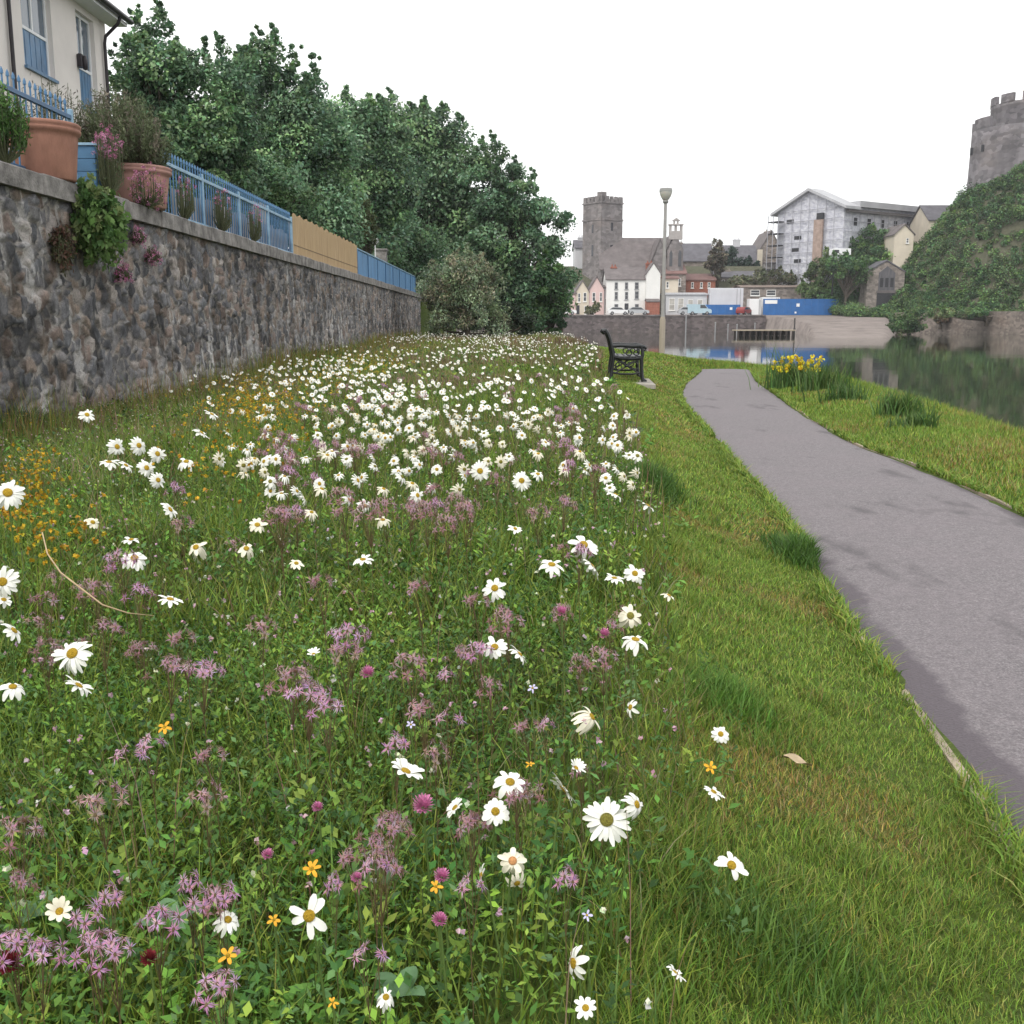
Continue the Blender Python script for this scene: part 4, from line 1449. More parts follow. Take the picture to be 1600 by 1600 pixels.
D_(22, 985, 40, (.6, .5, -.1), 'white daisy hanging over pink flowers at the left edge', 12, .33, droop=.2)
D_(773, 919, 42, (.0, .55, .85), 'single star daisy with clean gaps between petals in the middle of meadow', 14, .33, drop=.1)
D_(992, 896, 36, (.1, .6, .75), 'star daisy at the right margin of the meadow beside the flat thin one', 13, .33, drop=.1)
D_(960, 903, 34, (.1, .98, .1), 'flat thin daisy seen exactly edge on at the right meadow margin', 14, .34)
D_(985, 962, 44, (.1, .5, .8), 'daisy with drooping cream petals and dark centre on the right margin', 13, .33, droop=.55, disc='g', cream=True)
D_(993, 999, 48, (.15, .95, .15), 'white daisy seen from the side with hanging petals on a tall bare stem', 13, .30, droop=.5)
D_(862, 882, 44, (.1, .85, .3), 'pair like white daisy with flat petals left of the purple tinged one', 13, .35, droop=.3)
D_(912, 851, 50, (.2, .65, .6), 'white daisy with spread petals beside a purple blossom, upper right meadow', 14, .36, drop=.12)
D_(925, 885, 46, (.7, .5, -.2), 'white daisy seen edge on tilting down to the right below the purple tinged one', 14, .34)
D_(773, 1011, 44, (.0, .7, .6), 'white daisy in front of a lilac flower in the middle of the meadow', 13, .31, droop=.3)
D_(812, 1022, 40, (.6, .6, -.1), 'thin white daisy tilting right beside the lilac flower', 11, .31)
D_(750, 736, 36, (.1, .35, .92), 'round full ringed daisy facing the camera, left of two in clearing', 20, .42)
D_(815, 751, 34, (.05, .35, .92), 'round full ringed daisy facing the camera, right of two in clearing', 20, .41)
for i, (u, v, d_, a) in enumerate(((183, 698, 30, 'upper left'), (217, 696, 30, 'top'), (246, 709, 30, 'upper right'), (229, 731, 30, 'lower left'), (247, 750, 28, 'lowest'))):
    D_(u, v, d_, (.72, .35, .62), 'tilted oval daisy, %s of the group of five nodding daisies by the wall' % a, 18, .46)
D_(136, 648, 34, (.5, .6, .6), 'lone daisy highest against the wall foot at the left', 17, .52)
D_(170, 722, 34, (.1, .9, .1), 'flat white daisy left of the five nodding daisies', 12, .42)
D_(197, 727, 26, (.6, .7, .1), 'small white daisy under the five nodding daisies', 10, .41)
D_(291, 721, 30, (.1, .8, .4), 'white daisy with hanging petals right of the five nodding daisies', 11, .43, droop=.5)
D_(266, 796, 32, (.75, .5, .1), 'white daisy turned away to the right, below the five nodding daisies', 13, .38)
D_(145, 816, 26, (.5, .6, .4), 'faded greenish white daisy between yellow trefoil and the five nodding daisies', 11, .36, cream=True)
D_(315, 676, 28, (.6, .7, -.1), 'thin daisy seen edge on above the others near wall', 13, .46)
D_(331, 647, 34, (.5, .8, .1), 'flat daisy leaning right against the yellow haze at the wall foot', 14, .48)
D_(385, 857, 32, (.2, .6, .5), 'cream daisy with ragged hanging petals, lower one of the ragged pair', 9, .36, droop=.6, cream=True)
D_(402, 820, 32, (.2, .7, .5), 'cream daisy with ragged petals, upper one of the ragged pair', 10, .38, droop=.3, cream=True)
D_(306, 855, 34, (.0, .6, .6), 'cream tassel like withered daisy left of the ragged pair', 14, .36, droop=.9, cream=True)
D_(567, 874, 34, (.0, .9, .2), 'flat topped white daisy alone in the green middle ground', 12, .35, droop=.3)
D_(598, 812, 28, (.1, .85, .3), 'small cream daisy with hanging petals in the green middle ground', 10, .36, droop=.5, cream=True)
D_(962, 773, 32, (.5, .85, -.1), 'thin white daisy seen edge on beside the dark grass tuft', 13, .36)
D_(1012, 790, 34, (.5, .75, -.1), 'white daisy tilting right in front of the dark grass tuft', 12, .33)
D_(463, 880, 26, (.2, .7, .4), 'small pale daisy with thin petals in the left middle of the meadow', 9, .35, cream=True)
D_(490, 1022, 20, (.0, .8, .3), 'tiny white half open daisy above the large ragged robin', 10, .30, lift=.5, droop=0)
D_(805, 826, 24, (.3, .7, .4), 'small white daisy above the lone star daisy', 11, .37)
D_(1045, 930, 28, (.4, .8, 0), 'small cream daisy furthest right at the meadow margin', 10, .28, cream=True)

# ---- the dense drift in the middle distance: single-mesh copies
VAR = []
for k in range(12):
    mb = MB()
    cr = k in (3, 7, 10)
    fwd = [(-.1, .45, .9), (.5, .5, .6), (.7, .4, .45), (.3, .85, .3), (-.3, .7, .5), (.85, .45, .15), (.2, .95, .05), (.4, .2, .85), (.6, .75, .05), (-.1, .85, .4), (.6, .4, .6), (.1, .35, .9)][k]
    fv = Vector((fwd[0], -fwd[2], fwd[1])).normalized()
    hd = Vector((.03 * fwd[0], -.04, 1.0 * .42))
    mb.tube([(0, 0, -.02), (0, .005, .2), tuple(hd - fv * .005)], [.0022, .002, .002], 4, mi=2)
    M = Matrix.Translation(hd) @ frame(fv) @ Matrix.Scale(.033, 4)
    pm = petals_mb(15 + k % 6, .05, .05, .25 + .1 * (k % 4), seed=300 + k)
    mb.add([tuple(M @ Vector(p)) for p in pm.v], pm.f, 0, True)
    dm = disc_mb(); mb.add([tuple(M @ Vector(p)) for p in dm.v], dm.f, 1, True)
    ob = mb.build('ox_eye_daisy', [m_cream if cr else m_white, [m_disc, m_disc2, m_disc][k % 3], m_stem], fix=False)
    VAR.append(ob)
for ob in VAR:
    COL.objects.unlink(ob)


def zone(u, v):
    if v < 575:
        return 'small white daisy far up the meadow toward the olive grey bush'
    if v < 640:
        return 'white daisy in the dense bright drift along the wall side of the meadow' if u < 700 else 'white daisy in the loose drift toward the black bench'
    if u < 560:
        return 'white daisy in the scattered drift left of the meadow centre, before the wall'
    if u < 800:
        return 'white daisy in the densest part of the drift at the meadow centre'
    return 'white daisy in the drift along the right margin of the meadow near the verge'


# pixel density of the drift as seen in the photograph: (u, v, spread u, spread v, count)
spots = []
for (u, v, su, sv, n) in ((580, 600, 80, 28, 66), (540, 572, 46, 16, 30), (640, 655, 70, 30, 44), (730, 640, 60, 30, 26), (830, 640, 60, 34, 26), (940, 655, 36, 40, 26), (690, 560, 80, 14, 18),
                          (420, 655, 22, 16, 8), (400, 712, 34, 18, 10), (540, 720, 30, 20, 10), (620, 735, 40, 22, 14), (850, 700, 60, 26, 16), (950, 715, 34, 24, 10), (480, 760, 30, 14, 6), (690, 700, 60, 22, 10), (420, 690, 50, 40, 16)):
    for i in range(n):
        spots.append((random.gauss(u, su), random.gauss(v, sv)))
nd_ = 0
for (u, v, su, sv, n) in ((570, 600, 70, 26, 70), (640, 645, 60, 26, 40), (520, 570, 40, 12, 40)):
    for i in range(n):
        spots.append((random.gauss(u, su), random.gauss(v, sv)))
spots.sort(key=lambda s: -s[1])
DRIFT_REST = []
for (u, v) in spots:
    v = max(v, 534)
    lim = 1000 - max(0, 650 - v) * .5
    if u > lim: u = lim - random.random() * 60
    q = G(u, v, .42)
    if q.x < WALL_X + .15 or q.x > mead_edge(q.y) + .1 or q.y > 40:
        continue
    if nd_ >= 222:
        DRIFT_REST.append((q.x, q.y)); continue
    o = VAR[random.randrange(12)].copy(); COL.objects.link(o)
    sc = random.uniform(.8, 1.05) * (1 if v > 620 else 1.05)
    o.scale = (sc, sc, random.uniform(.85, 1.05))
    o.rotation_euler = (0, 0, random.uniform(-.7, .7))
    o.location = (q.x, q.y, g1(q.x, q.y))
    tag(o, zone(u, v), 'daisy', DG); nd_ += 1
print('drift daisies', nd_)
# the far daisies nobody could count
vs, fs, ms = [], [], []
mb = MB()
for i in range(3000 + len(DRIFT_REST)):
    y = 7.5 + 48 * random.random() ** 1.1
    x = random.uniform(-4.4, float(mead_edge(y)) - .1)
    if i >= 3000:
        x, y = DRIFT_REST[i - 3000]
    elif fbm(np.array(x * .5), np.array(y * .28), 131) < random.uniform(.34, .60): continue
    if i < 3000 and y < 13 and (x < -3.2 or fbm(np.array(x * 1.1), np.array(y * .9), 137) < .5): continue
    z = g1(x, y) + random.uniform(.25, .46)
    k = random.randrange(12)
    r = random.uniform(.018, .034) * (1 if y < 25 else .8)
    f = Vector((random.uniform(-.3, .8), -random.uniform(.2, 1), random.uniform(.3, 1))).normalized()
    M = Matrix.Translation((x, y, z)) @ frame(f)
    n = 9
    pts = [M @ Vector((r * (1 if j % 2 else .78) * math.cos(2 * PI * j / (2 * n)), r * (1 if j % 2 else .78) * math.sin(2 * PI * j / (2 * n)), -.006)) for j in range(2 * n)]
    ctr = M @ Vector((0, 0, 0))
    mb.add([ctr] + pts, [(0, 1 + j, 1 + (j + 1) % (2 * n)) for j in range(2 * n)], 0)
    ring = [M @ Vector((r * .27 * math.cos(a), r * .27 * math.sin(a), .002)) for a in (0, 1.05, 2.1, 3.14, 4.2, 5.25)]
    mb.add(ring + [M @ Vector((0, 0, .006))], [(j, (j + 1) % 6, 6) for j in range(6)], 1)
    mb.tube([(x, y, z - .3), tuple(ctr)], [.004, .003], 3, 2, caps=False)
structure(mb.build('far_daisies', [m_white, m_disc, m_stem], fix=False), 'stuff')

# ------------------------------------------------------------------ ragged robin and clover
RP = [(.58, .33, .50), (.66, .42, .58), (.50, .25, .42), (.62, .38, .50)]
RPd = [(.46, .27, .33), (.52, .34, .38), (.36, .19, .21), (.42, .30, .26)]
m_calyx = mat('reddish_stem', (.14, .10, .05), .6, .3, 30)


def ragged_variant(nfl, spread, pal, seed):
    """a branching stem topped by ragged star flowers of forked strap petals; returns (blooms data, stem MB)"""
    rg = random.Random(seed)
    c, ax, nm, L, W, col = [], [], [], [], [], []
    mb = MB()
    H = .34
    fork = (0, 0, H * .62)
    mb.tube([(0, 0, -.01), (.004, .003, H * .3), fork], [.0015, .0013, .0012], 4)
    for i in range(nfl):
        a = rg.uniform(0, 2 * PI); r = spread * math.sqrt(rg.random())
        tip = Vector((r * math.cos(a), r * math.sin(a), H - r * rg.uniform(.1, .9)))
        mb.tube([fork, tuple((Vector(fork) + tip) / 2 + Vector((0, 0, .012))), tuple(tip)], [.0008, .0007, .0007], 3)
        mb.lathe([(.001, -.008), (.0028, -.005), (.003, 0), (.001, .003)], 6, tuple(tip))
        f = Vector((math.cos(a) * .6, math.sin(a) * .6 - .35, rg.uniform(.2, .9))).normalized()
        M = frame(f).to_3x3()
        cc = pal[rg.randrange(len(pal))]
        for k in range(5):
            for s in (-.34, -.1, .12, .36):
                b_ = 2 * PI * k / 5 + s + rg.uniform(-.06, .06)
                l = .014 * (1.15 if abs(s) < .2 else .8) * rg.uniform(.8, 1.25)
                d = M @ Vector((math.cos(b_), math.sin(b_), rg.uniform(-.7, .45)))
                c.append(tip + d * l * .55); ax.append(d); nm.append(f); L.append(l); W.append(.0021)
                col.append([x * rg.uniform(.8, 1.2) for x in cc])
    V_, F_ = leaf_quads(np.array(c), np.array(ax), np.array(nm), L, W, .05)
    return V_, F_, np.repeat(np.array(col), 4, 0), mb


RV = {}
for key, nfl, spr, pal in (('a', 11, .042, RP), ('b', 15, .052, RP), ('c', 5, .028, RP), ('d', 9, .042, RPd), ('e', 14, .058, RPd)):
    for j in range(2):
        RV[key, j] = ragged_variant(nfl, spr, pal, ord(key) % 7 + j * 13 + nfl)
RVM = {}
RG = 'pink ragged robin flowers of the meadow'


def robin(u, v, key, label, h=.33, sc=1.0):
    q = G(u, v, h)
    j = random.randrange(2)
    root = empty('ragged_robin', (q.x, q.y, g1(q.x, q.y)), label, 'ragged robin', RG, random.uniform(-.6, .6))
    sc = sc * (.72 if v > 1250 else .9)
    root.scale = (sc, sc, h / .33)
    if (key, j) not in RVM:
        V_, F_, C_, mb = RV[key, j]
        a = np_mesh('blooms', V_, F_, M_PETAL, root, col=C_)
        b_ = mb.build('stem', m_calyx, root)
        RVM[key, j] = (a, b_)
    else:
        for o in RVM[key, j]:
            k = o.copy(); COL.objects.link(k); k.parent = root
    return root


robin(152, 1478, 'a', 'brightest pink ragged robin cluster at lower left, beside cream star daisy', .27)
robin(180, 1490, 'a', 'bright pink ragged robin right of the brightest cluster at lower left', .26)
robin(60, 1500, 'a', 'lilac ragged robin by the dark red knapweed at the bottom left', .26)
robin(22, 1470, 'a', 'lilac ragged robin cluster cut by the left edge near the bottom', .27)
robin(135, 1432, 'c', 'small lilac ragged robin just right of the cream star daisy', .27)
robin(172, 1428, 'c', 'small lilac ragged robin above the brightest pink cluster', .27)
robin(243, 1429, 'a', 'wide arched pink ragged robin above the dark red knapweed head', .27)
robin(312, 1418, 'c', 'pale pink ragged robin left of the bunched white daisy', .26)
robin(350, 1415, 'c', 'pale pink ragged robin directly behind the bunched white daisy', .27)
robin(30, 1302, 'e', 'dusky pink ragged robin at the left edge, alone among green leaves', .29)
robin(480, 1078, 'b', 'largest dense ragged robin cluster in the middle left of the meadow', .31, 1.1)
robin(455, 1060, 'e', 'dusky ragged robin behind the largest dense cluster', .33)
robin(512, 1100, 'a', 'pink ragged robin on the right shoulder of the largest dense cluster', .30)
robin(315, 1045, 'b', 'purple pink ragged robin below the centre left, right one of two neighbours', .31)
robin(263, 1040, 'e', 'dusky pink ragged robin, left one of two neighbours', .31)
robin(190, 868, 'b', 'purple ragged robin cluster behind the daisy on the left', .38)
robin(150, 912, 'e', 'faded purple ragged robin beside the bent dry stalk', .35)
robin(215, 922, 'a', 'purple ragged robin over orange stems beside bent dry stalk', .35)
robin(72, 937, 'd', 'faded ragged robin with orange stems at far left', .35)
robin(160, 975, 'e', 'brown pink ragged robin under the bent dry stalk', .33)
robin(290, 1000, 'd', 'brown pink ragged robin above the purple pink neighbours', .33)
robin(408, 972, 'd', 'brown pink ragged robin alone above the large cluster', .33)
robin(548, 985, 'b', 'pink ragged robin standing alone in the middle of the grass', .34)
robin(540, 1015, 'd', 'dusky ragged robin below the lone pink one in the middle', .32)
robin(645, 1030, 'e', 'dusky pink ragged robin cluster right of the lone pink one', .33)
robin(664, 1110, 'd', 'pale brown pink ragged robin in dry stalks at the middle', .30)
robin(700, 1128, 'c', 'small pink ragged robin right of the dry stalks in the middle', .30)
robin(618, 1165, 'c', 'small pale ragged robin above the long petalled daisy', .29)
robin(600, 1298, 'e', 'fading pinkish ragged robin below the long petalled daisy', .27)
robin(575, 1490, 'c', 'tiny pink ragged robin near the bottom centre', .25)
robin(345, 1553, 'a', 'lilac ragged robin at the bottom edge left of the round white head', .25)
robin(160, 1250, 'd', 'dusky ragged robin in the lower left grass', .29)
robin(200, 1176, 'c', 'pale small ragged robin, left of two in the lower left grass', .29)
robin(236, 1172, 'c', 'pale small ragged robin, right of two in the lower left grass', .29)
robin(445, 705, 'b', 'tall reddish pink ragged robin cluster in the left drift of daisies', .46)
robin(455, 718, 'e', 'dusky tall ragged robin in front of the reddish pink cluster in the drift', .45)
robin(490, 745, 'a', 'lilac ragged robin below the tall reddish cluster in the drift', .43)
robin(505, 908, 'd', 'brown pink ragged robin in the green middle ground left of centre', .36)
robin(658, 915, 'd', 'brown pink ragged robin in the green middle ground at centre', .36)
robin(272, 762, 'a', 'lilac ragged robin beside the five nodding daisies', .41)
robin(285, 815, 'd', 'grey pink ragged robin under the daisy that turns away', .38)
robin(640, 790, 'e', 'dusky ragged robin in the thin stalks in front of the drift', .40)
robin(700, 810, 'e', 'dusky ragged robin with many buds right of the thin stalks before the drift', .40)
robin(735, 785, 'd', 'pale ragged robin below the two round daisies', .40)
robin(750, 945, 'd', 'reddish ragged robin below the lone star daisy', .35)
robin(795, 968, 'e', 'reddish ragged robin right below the lone star daisy', .34)
robin(880, 780, 'e', 'brown tufted ragged robin right of the two round daisies', .38)
robin(905, 858, 'a', 'purple ragged robin touching the spread daisy at the upper right', .36)
robin(752, 1012, 'a', 'lilac ragged robin behind a white daisy in the middle of the meadow', .32)
# many small spent ones farther up
for i in range(70):
    u, v = random.uniform(380, 980), random.uniform(585, 800)
    q = G(u, v, .4)
    if q.x < WALL_X + .3 or q.x > mead_edge(q.y) - .05: continue
    robin(u, v, random.choice('ddeea'), 'small spent ragged robin head in the brownish haze among the drift of daisies', random.uniform(.36, .45), random.uniform(.9, 1.4))

for i in range(64):
    u, v = random.uniform(20, 980), random.uniform(830, 1420)
    q = G(u, v, .3)
    if q.x > mead_edge(q.y) - .15 or fbm(np.array(u * .008), np.array(v * .008), 171) < .45: continue
    robin(u, v, random.choice('ddeec'), 'small faded ragged robin head half hidden among green leaves of the near meadow', random.uniform(.22, .31), random.uniform(.55, .95))
# ---- clover, knapweed, small yellow flowers
m_mag = mat('magenta_clover', (.60, .22, .40), .7, .35, 200)
m_dkr = mat('dark_red_flower', (.16, .015, .02), .7, .3, 200)
m_yel = mat('orange_yellow_petal', (.68, .34, .02), .6, .15, 50)
m_lil = mat('lilac_petal', (.50, .47, .66), .6, .15, 50)


def pompom(u, v, dia, label, m, name, catg, h=.26):
    q = G(u, v, h); d = (q - Vector((0, 0, CAM_Z))).length
    r = dia / F * d * cp * .5
    root = empty(name, (q.x, q.y, g1(q.x, q.y)), label, catg)
    z = q.z - root.location.z
    mb = MB(); mb.tube([(0, 0, -.01), (.008, .004, z * .5), (0, 0, z)], [.0018] * 3, 4); mb.build('stem', m_stem, root)
    mb = MB()
    for i in range(90):
        t = i / 90; ph = i * 2.39996
        zz = 1 - 1.75 * t; rr = math.sqrt(max(0, 1 - zz * zz))
        n = Vector((rr * math.cos(ph), rr * math.sin(ph), zz))
        a = n.cross(Vector((.3, .2, .9))).normalized() * r * .14
        c0 = Vector((0, 0, z)) + n * r * .35; tip = Vector((0, 0, z)) + Vector((n.x, n.y, n.z * .9 + .25)) * r * random.uniform(.85, 1.1)
        mb.add([c0 - a, c0 + a, tip + a * .6, tip - a * .6], [(0, 1, 2, 3)])
    mb.build('flower_head', m, root, fix=False)


pompom(661, 1260, 34, 'round magenta clover head beside the small daisy that turns away', m_mag, 'red_clover', 'clover', .27)
pompom(690, 1370, 24, 'pink clover head next to a small orange bloom', m_mag, 'red_clover', 'clover', .24)
pompom(574, 1053, 24, 'small pink clover head above the dry stalks, alone', m_mag, 'red_clover', 'clover', .30)
pompom(687, 1438, 24, 'pink clover head near the bottom centre', m_mag, 'red_clover', 'clover', .24)
pompom(557, 1372, 18, 'small pale pink clover head left of centre near the bottom', m_mag, 'red_clover', 'clover', .24)
pompom(418, 1336, 18, 'small pale pink clover head left of the orange star flower', m_mag, 'red_clover', 'clover', .25)
pompom(496, 1262, 18, 'small pink clover head above the orange star flower', m_mag, 'red_clover', 'clover', .26)
pompom(877, 957, 20, 'small dull pink clover head right of the lone star daisy', m_mag, 'red_clover', 'clover', .32)
pompom(944, 992, 20, 'small crimson clover head near the right margin of meadow', m_mag, 'red_clover', 'clover', .30)
pompom(233, 1499, 24, 'dark red knapweed head on an orange stem near the bottom', m_dkr, 'knapweed', 'knapweed', .26)
pompom(14, 1508, 34, 'dark red knapweed head at the bottom left edge under lilac flowers', m_dkr, 'knapweed', 'knapweed', .25)


def star(u, v, dia, label, m, name, catg, npet=6, face=(0, .75, .6), h=.25):
    q = G(u, v, h); d = (q - Vector((0, 0, CAM_Z))).length
    s = dia / F * d * cp * .5
    root = empty(name, (q.x, q.y, g1(q.x, q.y)), label, catg)
    z = q.z - root.location.z
    mb = MB(); mb.tube([(0, 0, -.01), (.006, .006, z * .5), (0, 0, z)], [.0016] * 3, 4); mb.build('stem', m_stem, root)
    M = Matrix.Translation((0, 0, z)) @ frame((face[0], -face[2], face[1])) @ Matrix.Scale(s, 4)
    petals_mb(npet, 0, .15, .15, wid=.36, seed=int(u)).build('petals', m, root, M=M, fix=False)
    disc_mb(.2, .1).build('disc', m_disc, root, M=M)


star(487, 1357, 30, 'orange yellow star flower with six petals above the big gapped daisy', m_yel, 'yellow_flower', 'yellow flower')
star(356, 1493, 30, 'orange yellow flower below the bunched white daisy', m_yel, 'yellow_flower', 'yellow flower', 5)
star(428, 1437, 22, 'small orange flower left of the big gapped daisy', m_yel, 'yellow_flower', 'yellow flower', 5)
star(828, 1194, 18, 'small orange bud like flower above the yellow domed daisy', m_yel, 'yellow_flower', 'yellow flower', 5, (0, .9, .2))
star(257, 1136, 24, 'orange yellow flower among the grass on the left, by dry stems', m_yel, 'yellow_flower', 'yellow flower', 5)
star(1110, 1199, 24, 'yellow flower between two small daisies at the verge', m_yel, 'yellow_flower', 'yellow flower', 5, h=.18)
star(681, 1385, 22, 'small orange bloom under the pink clover head', m_yel, 'yellow_flower', 'yellow flower', 5)
star(520, 1566, 18, 'small yellow flower at the bottom edge of the meadow', m_yel, 'yellow_flower', 'yellow flower', 5)
star(917, 1430, 18, 'small lilac blue flower in the leaves near the bottom', m_lil, 'blue_flower', 'blue flower', 5)
star(832, 1075, 18, 'small pale blue flower right of the middle of the meadow', m_lil, 'blue_flower', 'blue flower', 5, h=.3)
star(642, 1132, 16, 'tiny pale blue flower above the long petalled daisy', m_lil, 'blue_flower', 'blue flower', 5, h=.3)

# yellow trefoil spreading in drifts along the wall side
YL = [(.50, .31, .02), (.56, .38, .03), (.40, .22, .02)]
c = []
for (u, v, su, sv, n, h) in ((50, 740, 24, 34, 120, .40), (20, 790, 20, 14, 40, .36), (385, 620, 34, 20, 260, .46), (420, 640, 60, 30, 160, .44), (580, 560, 36, 12, 300, .44), (500, 585, 40, 14, 160, .44), (640, 540, 30, 8, 120, .40), (90, 830, 40, 26, 60, .38), (330, 690, 60, 40, 90, .42)):
    for i in range(n):
        uu, vv = random.gauss(u, su), random.gauss(v, sv)
        if vv < 528: continue
        q = G(uu, vv, h * random.uniform(.75, 1.1))
        if q.x < WALL_X + .08: continue
        c.append((q.x, q.y, q.z, 1 if q.y > 9 else .8))
c = np.array(c)
d = np.maximum(c[:, 1], 4)
V_, F_, C_ = clump_leaves(c[:, :3], .004 + .0011 * d, 6, .014, YL, .2, wl=.8)
parts = [(V_, F_, C_)]
st_ = c[:, :3].copy(); st_[:, 2] = ground(c[:, 0], c[:, 1])
bl = blades(st_, c[:, 2] - st_[:, 2], np.full(len(c), .004), .06, 2, MG)
structure(np_mesh('trefoil_flowers', V_, F_, M_PETAL, col=C_), 'stuff')
build_blades('trefoil_stems', [bl], M_GRASS)
# tiny white and cream specks of small flowers and buds
p = scatter(60, 1.3, 16, lim_l, lambda y: edge_j(y) - .05, patch)
p[:, 2] += .12 + .18 * rng.random(len(p))
V_, F_, C_ = clump_leaves(p, np.full(len(p), .005), 5, .009, [(.66, .66, .58), (.60, .62, .45), (.62, .42, .52), (.55, .35, .42), (.58, .38, .45)], .1, wl=.8)
structure(np_mesh('tiny_blossoms', V_, F_, M_PETAL, col=C_), 'stuff')

# bent dry stalk and a fallen leaf
pts = [G(u, v, h) for u, v, h in ((66, 832, .46), (74, 865, .45), (95, 895, .42), (130, 922, .40), (160, 945, .37), (200, 958, .34), (240, 962, .30))]
mb = MB(); mb.tube([tuple(p) for p in pts], [.0018, .002, .0022, .0022, .002, .0018, .001], 6)
tag(mb.build('dry_stalk', mat('straw', (.45, .33, .20), .7, .2, 20)), 'long bent straw coloured dry stalk curving through the meadow at the left', 'stalk')
q = G(1246, 1190, .05)
mb = MB(); vs = []
for i in range(7):
    t = i / 6; w = .012 * math.sin(PI * min(.97, t * .95 + .03)) ** .7
    vs += [((t - .5) * .075, -w, .004 * math.sin(t * 9) + .006), ((t - .5) * .075, 0, .002 * math.sin(t * 7)), ((t - .5) * .075, w, .008 * math.sin(t * 5) + .006)]
mb.add(vs, [(i * 3 + k, i * 3 + k + 1, i * 3 + k + 4, i * 3 + k + 3) for i in range(6) for k in (0, 1)], 0, True)
o = mb.build('dead_leaf', mat('dead_leaf_brown', (.42, .33, .22), .8, .25, 60), fix=False); o.location = q; o.rotation_euler = (.1, .15, -.45)
tag(o, 'curled pale brown dead leaf lying on the mown verge', 'leaf')
# ================================================================== bench, lamp post, bank plants
m_black = mat('black_painted_iron', (.009, .010, .012), .38, .2, 20, spec=.5)
m_bslat = mat('black_painted_slat', (.014, .016, .019), .42, .3, 12, spec=.5, stretch=(1, .15, 1))
q = G(970, 592, 0)
bench = empty('park_bench', (2.02, 18.6, g1(2.02, 18.6) + .012), 'black cast iron bench with scrolled ends facing the water at the edge of meadow', 'bench', rz=R(-4))


def bench_end(y):
    mb = MB()
    def bar(pts, r):
        # flat cast section
        mb.tube([(a, y, b_) for a, b_ in pts], r, 8)
    bar([(-.30, 0), (-.275, .05), (-.265, .22), (-.24, .40)], [.042, .034, .032, .034])
    bar([(-.24, .40), (-.265, .55), (-.30, .70), (-.345, .82), (-.385, .875), (-.42, .87), (-.435, .84), (-.415, .82), (-.395, .835)], [.034, .034, .034, .036, .036, .034, .03, .022, .016])
    bar([(.30, 0), (.27, .05), (.255, .2), (.25, .38), (.27, .46), (.262, .56), (.24, .60)], [.042, .034, .032, .034, .03, .03, .028])
    bar([(-.245, .42), (-.1, .395), (.1, .385), (.26, .40)], .034)
    bar([(-.275, .60), (-.12, .615), (.08, .60), (.22, .605), (.30, .59), (.325, .56), (.31, .53), (.285, .54)], [.03, .03, .03, .032, .03, .024, .018, .012])
    bar([(-.265, .15), (-.1, .12), (.1, .12), (.26, .15)], .018)
    # scrolls filling the side
    for cx, cz, r0, a0, sg in ((-.13, .25, .085, .3, 1), (.12, .25, .085, 2.8, -1)):
        pts = []
        for i in range(20):
            t = i / 19; a = a0 + sg * t * 7.2; rr = r0 * (1.15 - .8 * t)
            pts.append((cx + rr * math.cos(a), cz + rr * math.sin(a)))
        bar(pts, [.013 - .005 * i / 19 for i in range(20)])
    bar([(-.2, .37), (0, .26), (.2, .14)], .012); bar([(-.2, .14), (0, .26), (.2, .37)], .012)
    mb.lathe([(.001, -.02), (.045, -.016), (.045, .016), (.001, .02)], 12, (0, y, .26))
    for cx, r0 in ((.16, .045), (.03, .05)):
        pts = [(cx + r0 * math.cos(a), .49 + r0 * math.sin(a)) for a in np.linspace(0, 2 * PI, 14)]
        bar(pts, .010)
    for fx in (-.30, .30):
        mb.bbox(fx - .05, fx + .05, y - .03, y + .03, -.012, .025, .008)
    return mb


for y in (0, 1.55):
    bench_end(y).build('end_frame', m_black, bench)
for i in range(5):
    x = -.20 + i * .105
    mb = MB(); mb.bbox(x - .044, x + .044, -.03, 1.58, .412 - .02 * (i in (1, 2, 3)) * .5, .44 - .02 * (i in (1, 2, 3)) * .5, .008); mb.build('seat_slat', m_bslat, bench)
for i in range(4):
    z = .52 + i * .098
    x = -.235 - .37 * (z - .45) + .03
    mb = MB(); mb.bbox(-.012, .012, -.03, 1.58, -.042, .042, .006)
    o = mb.build('back_slat', m_bslat, bench); o.location = (x, 0, z); o.rotation_euler = (0, R(-20), 0)
m_conc = mat('concrete_pad', (.36, .33, .29), .9, .2, 4, bumps=.4, bscale=50)
mb = MB(); mb.bbox(-.40, .50, -.2, 1.75, -.08, .0, .01)
o = mb.build('bench_pad', m_conc); o.location = bench.location; o.location.z -= .018; o.rotation_euler = (0, R(3.5), R(-4))
tag(o, 'thin pale concrete slab set in the grass under the black bench', 'slab')

lp = PZ(1034, 556, .06)
gz = g1(lp.x, lp.y)
s = lp.y / F
lamp = empty('street_lamp', (lp.x, lp.y, gz), 'tall slender lamp post with a flat topped bowl lantern on the bank beyond bench', 'lamp post')
H = P(1038, 294, lp.y).z - gz
m_post = mat('lamp_post_pale_paint', (.36, .31, .25), .6, .15, 3, stretch=(1, 1, .2))
m_post2 = mat('lamp_post_grey', (.33, .32, .31), .5, .12, 3)
mb = MB(); mb.tube([(0, 0, -.2), (0, 0, 1.5), (0, 0, 1.62)], [.115, .112, .078], 16)
mb.bbox(-.05, .05, -.125, -.10, .35, .85, .01); mb.build('base_column', m_post, lamp)
mb = MB(); mb.tube([(0, 0, 1.60), (0, 0, H - .55)], [.078, .058], 14); mb.build('pole', m_post2, lamp)
m_lcap = mat('lantern_grey_cap', (.25, .25, .24), .4, .1, 4)
